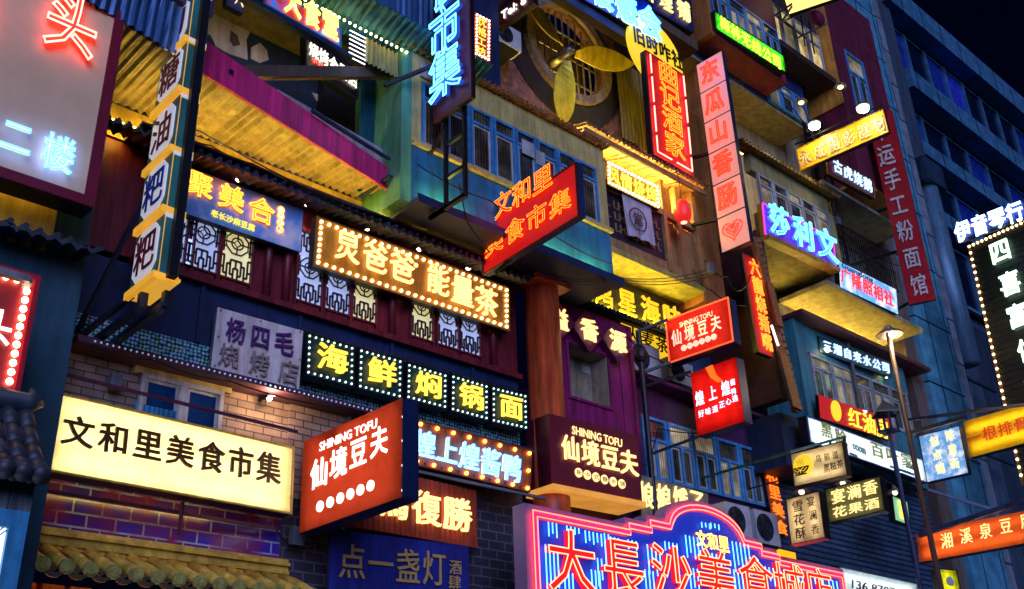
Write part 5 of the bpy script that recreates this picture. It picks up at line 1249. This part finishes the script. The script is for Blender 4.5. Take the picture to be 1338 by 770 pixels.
# ---- small beige / green boxes
bei = ('face_beige', (.85, .64, .30), .75); 
dk = mat('dark_brown_letter', (.07, .04, .015), .5)
s = Sign('projecting_sign', 'beige light box with a yellow cup emblem and small brown characters', [(1032.6, 592.7), (1102, 577), (1106.8, 620.5), (1038, 637.7)], 9.8, -80, .12, bei, BLACK, .012, sy=12)
s.row('乌前道', (1070, 600), (1092, 595), 11, dk, wpx=8); s.row('黑糍茶', (1081, 612), (1098, 607), 12, dk, wpx=9)
s.disc(1050, 608, 14, em('lit_yellow_disc', (1, .68, .03), .62), 'cup_emblem')
x, z = s.loc(1047, 613); b = MB(); r = .13
b.prism([(x+r*1.3*math.cos(a), z+.03+r*.95*math.sin(a)) for a in [math.pi+math.pi*i/12 for i in range(13)]], -.035, -.021); b.box(x-r*.8, x+r*.8, -.035, -.021, z-.12, z-.095); b.build('cup', dk, s.root, True)
s.tubes([[(x-.13, z+.0), (x-.06, z-.06), (x, z-.03), (x+.06, z-.06), (x+.13, z+.0)], [(x, z-.03), (x, z-.085)], [(x-.07, z+.01), (x, z-.03), (x+.07, z+.01)]], .006, em('lit_yellow_disc', (1, .68, .03), .62), 'leaf_pattern', -.04, px=False)
for dx in (-.05, .0, .05): s.tubes([[(x+dx, z+.06), (x+dx+.018, z+.10), (x+dx-.012, z+.14), (x+dx+.012, z+.19)]], .006, dk, 'steam', -.03, px=False)
s = Sign('projecting_sign', 'olive green light box with two rows of cream characters', [(1078.7, 640), (1150, 621), (1157, 667.7), (1082, 684)], 9.7, -80, .12, ('face_olive', (.20, .21, .07), .6), BLACK, .012, sy=12)
s.row('宴澜香', (1096, 649), (1138, 638), 20, WW, wf=.95, bold=.015); s.row('花果酒', (1098, 669), (1140, 659), 15, WW, wf=.95, bold=.02)
s = Sign('projecting_sign', 'tall beige light box with dark lettering in two columns', [(1027, 652.7), (1071, 641), (1078.7, 703), (1032.6, 712.7)], 9.7, -80, .12, bei, BLACK, .012, sy=12)
s.row('雪花酥', (1043, 662), (1047, 697), 16, dk, wpx=15); s.row('宴澜香', (1060, 656), (1066, 692), 14, dk, wpx=11)
s = Sign('light_box', 'small green and yellow light box under a dish lamp', [(1165.4, 647), (1186, 656), (1189, 688), (1168.4, 680)], 10.8, 0, .12, em('lightbox_mint', (.25, .62, .30), .7, var=.4), BLACK, .012, sy=10)
s.row('香辣', (1178, 661), (1180, 674), 13, em('lit_yellow', (1, .82, .18), 2.4), wpx=11, bold=.03)
s = Sign('projecting_sign', 'long orange projecting board with pale characters at the lower right', [(1195, 697), (1345, 666), (1345, 709), (1203, 735)], 9.0, -80, .12, ('face_orange', (.95, .13, .02), .65), None, sy=12)
s.row('湘溪泉豆腐', (1238, 707), (1342, 681), 22, WW, wpx=17, bold=.0)
s = Sign('light_box', 'small acid yellow poster box at the lower right edge', [(1222, 741), (1250, 747), (1258, 785), (1231, 785)], 9.6, -60, .08, ('face_acid', (.9, .9, .01), .8), BLACK, .012, sy=20)
s.disc(1241, 760, 6, mat('white_paper', (.6, .62, .62)), 'white_oval')
s = Sign('light_box', 'white light box with a dark phone number at the bottom edge', [(1097, 740), (1200, 763), (1198, 812), (1095, 795)], 10.6, 0, .15, ('face_cool', (.68, .90, 1), 1.1), mat('steel_blue_edge', (.1, .25, .35), .4), .015)
s.line('136 8707', (1112, 763), (1168, 774), 11, mat('dark_letter', (.03, .03, .06)), bold=.01)
s = Sign('light_box', 'narrow yellow light strip with a red character above the right end of the neon sign', [(995, 712), (1040, 722), (1040, 733), (995, 722)], 11.5, 0, .1, em('lightbox_amber2', (1, .50, .01), .72), None)
# ---- food hall sign above magenta balcony
s = Sign('light_box', 'multicoloured light box with two yellow neon characters above the magenta balcony', [(345, -18), (445, 33), (446, 68), (345, 2)], 10.9, 0, .16, cloudmat('poster_box', (.55, .03, .02), (.05, .18, .65), .45, 5), mat('sky_blue_frame', (.05, .35, .62)), .03)
s.row('大食堂', (382, 5), (431, 34), 36, em('neon_yellow', (1, .66, .10), 3), wpx=22, style='tube', bold=.02, r=.03)
MB().box(-s.w/2-.5, s.w/2+.2, -.03, .1, -.09, -.02).build('ledge', navy, s.root, True)
s = Sign('shop_sign', 'black hanging sign with cream and red characters below the food hall light box', [(398, 45), (467, 90), (467, 131), (400, 84)], 11.5, 0, .12, mat('black_gloss_board', (.012, .012, .02), .3), mat('navy_edge', (.01, .02, .1)), .02)
s.row('烧烤合日店', (409, 67), (460, 104), 21, em('cream_glow', (1, .82, .66), 1.6), wf=.98, bold=.04)
s.row('小炒', (410, 80), (418, 85), 7, NR, wf=.9)
s = Sign('shop_sign', 'small dark blue sign with white lettering at the top left of the mural', [(296, -14), (319, -2), (318, 18), (296, 6)], 11.2, 0, .1, navyp, None)
s.row('八', (312, 2), (312, 2), 14, WW, wpx=12, bold=.03)
# ================================================================== STREET FURNITURE AND SMALL THINGS
# eave down-lights
for i, (px, py) in enumerate([(312, 234), (402, 267), (480, 298), (548, 325), (612, 350)]):
    q = P(px, py, Z=9.77)
    t = thing('downlight', ['recessed eave lamp above the blue cloud sign', 'recessed eave lamp between the cloud sign and the copper sign', 'first recessed eave lamp above the copper sign', 'middle recessed eave lamp above the copper sign', 'last recessed eave lamp above the copper sign'][i], 'lamp', q, 'eave lamps over the signs')
    MB().lathe(q, [(.0, .012), (.065, .012), (.075, -.02), (.055, -.02), (.05, .0)], 14).build('ring', BLACK, t)
    MB().ball((q[0], q[1], q[2]-.005), .04, 8, 6).build('bulb', em('downlight_bulb', (1, .78, .5), 14), t)
    l = bpy.data.lights.new('spot', 'SPOT'); lo = bpy.data.objects.new('spot', l); COL.objects.link(lo); lo.parent = t
    l.energy = 30; l.spot_size = 2.0; l.spot_blend = .6; l.color = (1, .72, .4); l.shadow_soft_size = .03; lo.location = (0, -.06, -.05)
# small bare lamp on the brick wall
q = P(352, 521, Y=11.75); t = thing('wall_lamp', 'small bare bulb lamp on the ledge over the brick wall', 'lamp', q)
MB().ball(q, .035, 8, 6).build('bulb', em('bare_bulb', (1, .8, .55), 14), t); MB().box(q[0]-.02, q[0]+.02, q[1], 12, q[2]+.03, q[2]+.06).build('bracket', BLACK, t)
l = bpy.data.lights.new('point', 'POINT'); lo = bpy.data.objects.new('point', l); COL.objects.link(lo); lo.parent = t; l.energy = 22; l.color = (1, .62, .3); l.shadow_soft_size = .04; lo.location = (0, -.08, 0)
# floodlights above the golden sign
M_ = cam_sign.M
for i, ((px, py), on) in enumerate([((1056, 142), 0), ((1073, 170), 1), ((1107, 122), 0), ((1136, 148), 1)]):
    x, z = cam_sign.loc(px, py); c = Vector((x, -.35, z)); w_ = M_ @ c
    t = thing('floodlight', ['dim floodlight on the far left bracket of the golden sign', 'glaring floodlight over the left half of the golden sign', 'dim floodlight raised above the middle of the golden sign', 'glaring floodlight over the right end of the golden sign'][i], 'lamp', w_, 'floodlights of the golden sign')
    MB().lathe(w_, [(.02, .12), (.07, .10), (.16, .0), (.15, -.01)], 14).build('shade', mat('grey_shade', (.22, .22, .2), .5, .4), t, smooth=True)
    MB().ball((w_.x, w_.y, w_.z-.06 if on else w_.z-.01), .14 if on else .07, 10, 6, (1, 1, .6)).build('bulb', em('flood_on', (1, .82, .42), 30) if on else em('flood_dim', (1, .78, .4), 2.5), t)
    e = M_ @ Vector((x, .0, cam_sign.h)); MB().tube([w_+Vector((0, 0, .11)), (w_+e)/2+Vector((0, 0, .18)), e], .014, 6).build('arm', BLACK, t)
    if on:
        l = bpy.data.lights.new('spot', 'SPOT'); lo = bpy.data.objects.new('spot', l); COL.objects.link(lo); lo.parent = t
        l.energy = 230; l.spot_size = 2.4; l.spot_blend = .5; l.color = (1, .7, .3); l.shadow_soft_size = .08; lo.location = (-.1, 0, -.05)
        lo.rotation_euler = ((M_ @ Vector((x, .1, 0)))-w_).to_track_quat('-Z', 'Y').to_euler()
b = MB(); e0, e1 = M_ @ Vector((-cam_sign.w/2, -.05, cam_sign.h+.1)), M_ @ Vector((cam_sign.w/2, -.05, cam_sign.h+.1)); b.bar(e0, e1, .03)
o = b.build('lamp_rail', BLACK, cam_sign.root)
# scaffold of dark steel behind the golden sign
t = thing('steel_scaffold', 'dark steel lattice mast behind the golden sign', 'mast', P(1075, 240, Y=10.9))
b = MB()
x0 = P(1062, 150, Y=11.2)[0]
for dx in (0, .35):
    for dy in (0, .3): b.bar((x0+dx, 11.2+dy, 12.45), (x0+dx, 11.2+dy, 17.6), .06)
for i in range(8):
    z_ = 12.6+.6*i; b.bar((x0, 11.2, z_), (x0+.35, 11.2, z_+.3), .03); b.bar((x0, 11.2, z_), (x0, 11.5, z_+.3), .03); b.bar((x0, 11.2, z_+.3), (x0+.35, 11.2, z_+.3), .03)
b.build('mast', BLACK, t)
# red lantern
q = P(892, 277, Y=10.9); t = thing('paper_lantern', 'round red paper lantern hanging beside the ochre balcony', 'lantern', (q[0], q[1], q[2]-.25))
pr = [(.06, -.24), (.12, -.22), (.165, -.12), (.175, 0), (.165, .12), (.12, .22), (.06, .24)]
MB().lathe(q, pr, 24).build('paper', em('lantern_paper', (.9, .02, .012), .55, (.5, .02, .02)), t, smooth=True)
b = MB(); b.lathe(q, [(.0, .25), (.065, .25), (.065, .225)], 14); b.build('cap', BLACK, t)
MB().lathe(q, [(.065, -.225), (.065, -.25), (.0, -.25)], 14).build('lamp_base', em('lantern_base', (1, .6, .4), 1.2), t)
MB().tube([(q[0], q[1], q[2]+.25), (q[0], q[1], 13.1)], .008, 5).build('cord', BLACK, t)
MB().box(q[0]-.05, q[0]-.0, q[1]-.178, q[1]-.165, q[2]-.02, q[2]+.06).build('white_mark', notice, t)
# curtain
def pc(px, py): return P(px, py, Y=11.22)
t = thing('curtain', 'white split curtain with a ringed character hanging in front of the dark lattice', 'curtain', pc(835, 320))
cm = mat('white_cloth', (.60, .55, .66), .8, 0, .15, 3, .1)
def cloth(tl, tr, br, bl, ph):
    b = MB(); n, m_ = 16, 8; g = []
    for j in range(m_+1):
        for i in range(n+1):
            u, v = i/n, j/m_; p = pc(*(np.array(tl)*(1-u)*(1-v)+np.array(tr)*u*(1-v)+np.array(br)*u*v+np.array(bl)*(1-u)*v)); p[1] += .025*v*math.sin(u*7+ph); g.append(p)
    b.add(g, [(j*(n+1)+i, j*(n+1)+i+1, (j+1)*(n+1)+i+1, (j+1)*(n+1)+i) for j in range(m_) for i in range(n)]); return b
cl = cloth((812, 250), (831, 260), (837, 312), (820, 306), 0); c2 = cloth((831.3, 260), (850, 269), (857, 321), (838, 313), 2)
cl.v += c2.v; n_ = len(cl.v)//2; cl.f += [tuple(i+n_ for i in f) for f in c2.f]
cl.build('cloth', cm, t, smooth=True)
q = P(834, 287, Y=11.17); ink = mat('ink', (.05, .03, .05), .6)
MB().tube([(q[0]+.24*math.cos(2*math.pi*i/24), 11.17, q[2]+.24*math.sin(2*math.pi*i/24)) for i in range(25)], .012, 6, False).build('ring', ink, t)
me = withmat(glyph('當', 'fill', .01, .01), ink); o = bpy.data.objects.new('character', me); COL.objects.link(o); o.parent = t
o.scale = (.3, .3, .3); o.rotation_euler = (math.pi/2, 0, 0); o.location = WM(t).inverted() @ Vector((q[0], 11.165, q[2]))
# air conditioners
whm = mat('ac_white', (.50, .53, .56), .45, 0, .3, 4, .05); grl = mat('ac_grille', (.03, .05, .08), .5)
def ac(px, py, Y, w_, h_, label):
    q = P(px, py, Y=Y); t = thing('air_conditioner', label, 'air conditioner', (q[0], Y+.15, q[2]-h_/2), 'outdoor air conditioner units')
    x, z = q[0], q[2]
    MB().box(x-w_/2, x+w_/2, Y, Y+.32, z-h_/2, z+h_/2).build('cabinet', whm, t)
    b = MB(); r = h_*.40; cx_ = x-w_*.12
    for rr in (1, .8, .6, .4, .2): b.tube([(cx_+r*rr*math.cos(2*math.pi*i/24), Y-.012, z+r*rr*math.sin(2*math.pi*i/24)) for i in range(25)], .008, 5, False)
    for i in range(8): b.tube([(cx_, Y-.012, z), (cx_+r*math.cos(math.pi/4*i), Y-.012, z+r*math.sin(math.pi/4*i))], .006, 5)
    b.build('fan_guard', BLACK, t); MB().prism([(cx_+r*math.cos(2*math.pi*i/24), z+r*math.sin(2*math.pi*i/24)) for i in range(24)], Y-.005, Y-.001).build('fan_opening', grl, t)
    MB().box(x-w_*.4, x+w_*.4, Y+.02, Y+.7, z-h_/2-.05, z-h_/2-.004).build('bracket', BLACK, t)
ac(966, 681, 11.2, .72, .62, 'air conditioner unit left of its twin behind the huge neon sign')
ac(1003, 690, 11.2, .72, .62, 'air conditioner unit right of its twin behind the huge neon sign')
ac(664, 46, 12.0, .7, .5, 'cream air conditioner unit under the brown latin sign')
ac(842, 468, 12.2, .95, .62, 'air conditioner unit behind the dark bracket pole')
ac(890, 487, 12.2, .8, .5, 'air conditioner unit below the upper red light box')
# street lamp
bx = P(1160, 435, Y=9.0)
t = thing('street_lamp', 'tall rusty street lamp with a dish shade in front of the turquoise house', 'street lamp', (bx[0], 9.0, .13))
rust = mat('rusty_steel', (.09, .05, .04), .6, .3, .5, 5, .3, stretch=(4, 4, .8))
MB().tube([(bx[0], 9, .13), (bx[0], 9, .9), (bx[0], 9, bx[2])], [.10, .06, .045], 14).build('post', rust, t, smooth=True)
MB().tube([(bx[0], 9, 0.131), (bx[0], 9, .3)], .2, 14).build('base', rust, t)
MB().lathe((bx[0], 8.97, bx[2]), [(.0, .16), (.06, .14), (.10, .07), (.27, -.05), (.26, -.07)], 20).build('dish', mat('grey_dish', (.2, .18, .17), .5, .4), t, smooth=True)
MB().ball((bx[0]+.02, 8.93, bx[2]-.06), .07, 10, 6).build('bulb', em('street_bulb', (1, .78, .5), 16), t)
l = bpy.data.lights.new('point', 'POINT'); lo = bpy.data.objects.new('point', l); COL.objects.link(lo); lo.parent = t; l.energy = 60; l.color = (1, .7, .4); l.shadow_soft_size = .08; lo.location = (0, -.07, bx[2]-.35)
# pointed lantern post beside it
q = P(1158, 545, Y=10.2)
t = thing('lantern_post', 'short post lantern with a dark pointed roof beside the rusty street lamp', 'lamp', (q[0], 10.2, .13))
MB().tube([(q[0], 10.2, .13), (q[0], 10.2, q[2]-.3)], .05, 10).build('post', navy, t)
MB().lathe((q[0], 10.2, q[2]), [(.0, .42), (.03, .36), (.33, .08), (.33, .05)], 4).build('roof', mat('dark_roof_tile', (.035, .05, .075)), t)
b = MB()
for a, c in ((-.14, -.14), (.14, -.14), (.14, .14), (-.14, .14)): b.bar((q[0]+a, 10.2+c, q[2]-.3), (q[0]+a, 10.2+c, q[2]+.05), .04)
b.box(q[0]-.17, q[0]+.17, 10.03, 10.37, q[2]-.34, q[2]-.3)
b.build('cage', navy, t); 
# dish lamp over the small box, hanging lamps
for i, (px, py, Y) in enumerate([(1169, 642, 10.6), (1101, 630, 10.8), (1047, 641, 10.8)]):
    q = P(px, py, Y=Y); t = thing('dish_lamp', ['dish lamp over the small mint light box', 'dish lamp above the olive light box', 'dish lamp above the tall beige light box'][i], 'lamp', q, 'small dish lamps by the light boxes')
    MB().lathe(q, [(.0, .14), (.03, .12), (.05, .06), (.18, -.02), (.17, -.03)], 16).build('shade', mat('grey_dish', (.2, .18, .17)), t, smooth=True)
    MB().ball((q[0], q[1], q[2]-.03), .06, 8, 6).build('bulb', em('dish_bulb', (1, .85, .6), 8 if i else 1.2), t)
    MB().tube([(q[0], q[1], q[2]+.13), (q[0], q[1]+.2, q[2]+.3), (q[0], 12, q[2]+.3)], .015, 6).build('arm', BLACK, t)
# steel arms on the right
def beam(label, a, b_, th=.07, name='steel_beam'):
    o = MB().bar(a, b_, th).build(name, mat('blue_black_steel', (.03, .05, .1))); tag(o, label, 'beam', 'steel support beams at the right')
beam('upper steel beam running to the yellow sign from the tiled pier', P(1184, 549, Y=10.2), P(1345, 528, Y=7.6), .06)
beam('lower steel beam holding the pale blue weathered box', P(1186, 567, Y=10.3), P(1262, 545, Y=8.6), .08)
beam('thick steel beam just above the orange board', P(1200, 700, Y=9.6), P(1345, 652, Y=7.7), .09)
beam('thin sloping steel tie above the orange board', P(1212, 640, Y=9.3), P(1300, 667, Y=8.4), .05)
b = MB(); e0 = P(1032, 591, Y=10.0); e1 = P(1103, 571, Y=9.4)
b.bar(e0, e1, .04); b.bar(e1, P(1103, 578, Y=9.4), .04); b.bar(P(1085, 577, Y=9.55), P(1085, 584, Y=9.55), .03); b.bar(e0, e0+np.array([0, 2, 0]), .04)
tag(b.build('sign_rail', mat('dark_green_steel', (.02, .14, .06), .4)), 'dark green hanging rail over the beige cup light box', 'rail')
# tile-edged gable strip and hanging boards beside the red brick side
t = thing('gable_strip', 'steep strip of dark roof tiles edging the red brick side wall', 'roof edge', P(1045, 540, Y=10.9))
b = MB(); pa_, pb_ = P(990, 312, Y=10.85), P(1046, 540, Y=10.85); d_ = pb_-pa_
n = 26
for i in range(n):
    c = pa_+d_*(i/n); c1 = pa_+d_*((i+.72)/n)
    b.tube([c, c1], .06, 8)
b.bar(pa_+np.array([-.12, .03, 0]), pb_+np.array([-.12, .03, 0]), .1, .16)
b.build('tiles', mat('rust_tile', (.2, .09, .04)), t)
for i, (c, lab) in enumerate([([(1003, 366), (1010, 372), (1024, 428), (1018, 424)], 'upper carved orange board hanging beside the dark tile strip'), ([(1018, 456), (1028, 466), (1048, 535), (1038, 532)], 'lower carved orange board hanging beside the dark tile strip')]):
    s = Sign('carved_board', lab, c, 10.7, 0, .06, mat('carved_orange', (.50, .20, .04), .5, 0, .6, 14, .8), None, casing=mat('dark_brown_timber', (.05, .025, .02)), group='carved hanging boards', sy=6)
q0, q1 = P(1008, 425, Y=10.75), P(1017, 452, Y=10.75)
tag(MB().tube([q0, q1], .025, 8).build('tube_lamp', em('tube_white', (1, .8, .9), 1.6)), 'short white tube lamp between the carved boards', 'lamp')
# hanging wires
def wire(pts, label, r=.009):
    b = MB(); P_ = []
    for (a, c) in zip(pts[:-1], pts[1:]):
        a, c = np.array(a), np.array(c)
        for i in range(9):
            u = i/8; p = a*(1-u)+c*u; p[2] -= .12*4*u*(1-u); P_.append(tuple(p))
    b.tube(P_, r, 5); tag(b.build('cable', BLACK), label, 'cable', 'slack cables across the yellow underside')
for i, (y0, y1) in enumerate(((362, 352), (364, 358), (367, 362))):
    wire([P(706, 352+4*i, Y=10.7), P(800, y0, Y=10.9), P(925, y1, Y=11.2)], ['upper slack cable across the yellow underside', 'middle slack cable across the yellow underside', 'lower slack cable across the yellow underside'][i])
wire([P(945, 100, Y=10.9), P(1060, 118, Y=11.3)], 'thin cable below the wine red bay')
# pipe truss by the top right windows
t = thing('pipe_frame', 'thin pipe frame with a magenta cap in front of the bright top windows', 'frame', P(1062, 70, Y=10.3))
b = MB()
for a, c in (((1013, 20), (1035, 5)), ((1018, 31), (1060, 10)), ((1020, 31), (1035, 8)), ((1042, 50), (1082, 30)), ((1046, 20), (1052, 60)), ((1056, 22), (1064, 70))):
    b.bar(P(*a, Y=11.0), P(*c, Y=10.5), .04)
b.build('pipes', mat('steel', (.25, .25, .26)), t)
q = P(1068, 24, Y=10.6); MB().ball(q, .28, 10, 8, (1, .6, .8)).build('magenta_cap', mat('magenta_cloth', (.4, .02, .12), .6), t)
s = Sign('light_box', 'bright yellow projecting light box cut by the top edge', [(1010, -20), (1088, -45), (1090, -2), (1040, 16)], 10.2, -75, .15, em('lightbox_amber3', (1, .72, .16), 1.2, var=.2), None)

def cab(parent, pts, sag=.1, r=.011, m=None):
    P2 = []
    for a, c in zip(pts[:-1], pts[1:]):
        a, c = np.array(a), np.array(c)
        for i in range(9):
            u = i/8; p = a*(1-u)+c*u; p[2] -= sag*4*u*(1-u); P2.append(tuple(p))
    MB().tube(P2, r, 5).build('cable', m or BLACK, parent)
cab(BH, [P(243, 158, Y=11.2), P(262, 172, Y=11.35), P(420, 255, Y=11.35), P(560, 300, Y=11.4)], .03)
cab(BH, [P(243, 176, Y=11.2), P(275, 190, Y=11.38), P(330, 214, Y=11.38), P(500, 292, Y=11.38)], .04)
cab(BH, [P(118, 450, Y=11.6), P(200, 470, Y=11.58), P(300, 498, Y=11.6), P(440, 532, Y=11.6)], .05, .012)
cab(BH, [P(95, 540, Y=11.9), P(175, 560, Y=11.9), P(330, 602, Y=11.9)], .03, .014)
cab(BH, [P(398, 432, Y=11.6), P(540, 470, Y=11.6), P(690, 512, Y=11.6)], .04, .012)
cab(BH, [P(360, 690, Y=11.85), P(395, 712, Y=11.85), P(432, 690, Y=11.6)], .1, .012)
cab(BY, [P(545, 215, Y=10.85), P(640, 262, Y=10.85), P(720, 305, Y=10.85), P(800, 345, Y=10.85)], .06, .012)
cab(BY, [P(600, 240, Y=10.8), P(610, 290, Y=10.75), P(640, 330, Y=10.4)], .02, .012)
cab(PH, [P(820, 440, Y=11.8), P(860, 470, Y=11.9), P(930, 500, Y=11.9), P(985, 530, Y=11.9)], .08, .014)
cab(PH, [P(845, 600, Y=11.7), P(860, 560, Y=11.9), P(960, 560, Y=11.9)], .1, .012)
cab(YH, [P(920, 340, Y=11.0), P(950, 362, Y=10.9), P(968, 380, Y=10.9), P(985, 345, Y=10.9)], .12, .014)
cab(YH, [P(905, 352, Y=11.1), P(930, 380, Y=11.0), P(975, 400, Y=10.9)], .1, .012)
cab(YH, [P(1100, 300, Y=10.9), P(1140, 330, Y=10.8), P(1190, 350, Y=10.8)], .1, .012)
cab(YH, [P(1020, 120, Y=11.2), P(1055, 165, Y=11.1), P(1085, 225, Y=11.0)], .05, .014)
for par, px, py, Y, a, b_ in ((PH, 925, 352, 11.0, .16, .22), (PH, 912, 520, 11.95, .2, .26), (BH, 385, 702, 11.9, .18, .24), (YH, 1092, 290, 11.0, .16, .2), (BH, 148, 500, 11.9, .14, .18)):
    q = P(px, py, Y=Y); MB().box(q[0]-a/2, q[0]+a/2, Y-.1, Y, q[2]-b_/2, q[2]+b_/2).build('junction_box', mat('meter_grey', (.16, .18, .2), .5, .2, .4, 6, .1), par)
for par, px, py, Y, z0, z1 in ((PH, 712, 600, 11.93, 5.5, 9.85), (BH, 455, 600, 11.9, 4.1, 6.68), (YH, 1108, 450, 11.55, 8.4, 11.4)):
    q = P(px, py, Y=Y); MB().tube([(q[0], Y, z0), (q[0], Y, z1)], .045, 10).build('drainpipe', mat('pipe_grey', (.12, .13, .15), .5, .2, .4, 6, .1), par, smooth=True)
q = P(75, 600, Y=11.3)
strip(BH, (3.9, 11.62, 5.06), (6.3, 11.62, 5.06), led('eave_fill', (1, .62, .2), 14), .012)  # unseen strip added behind the light box to warm the tile eave
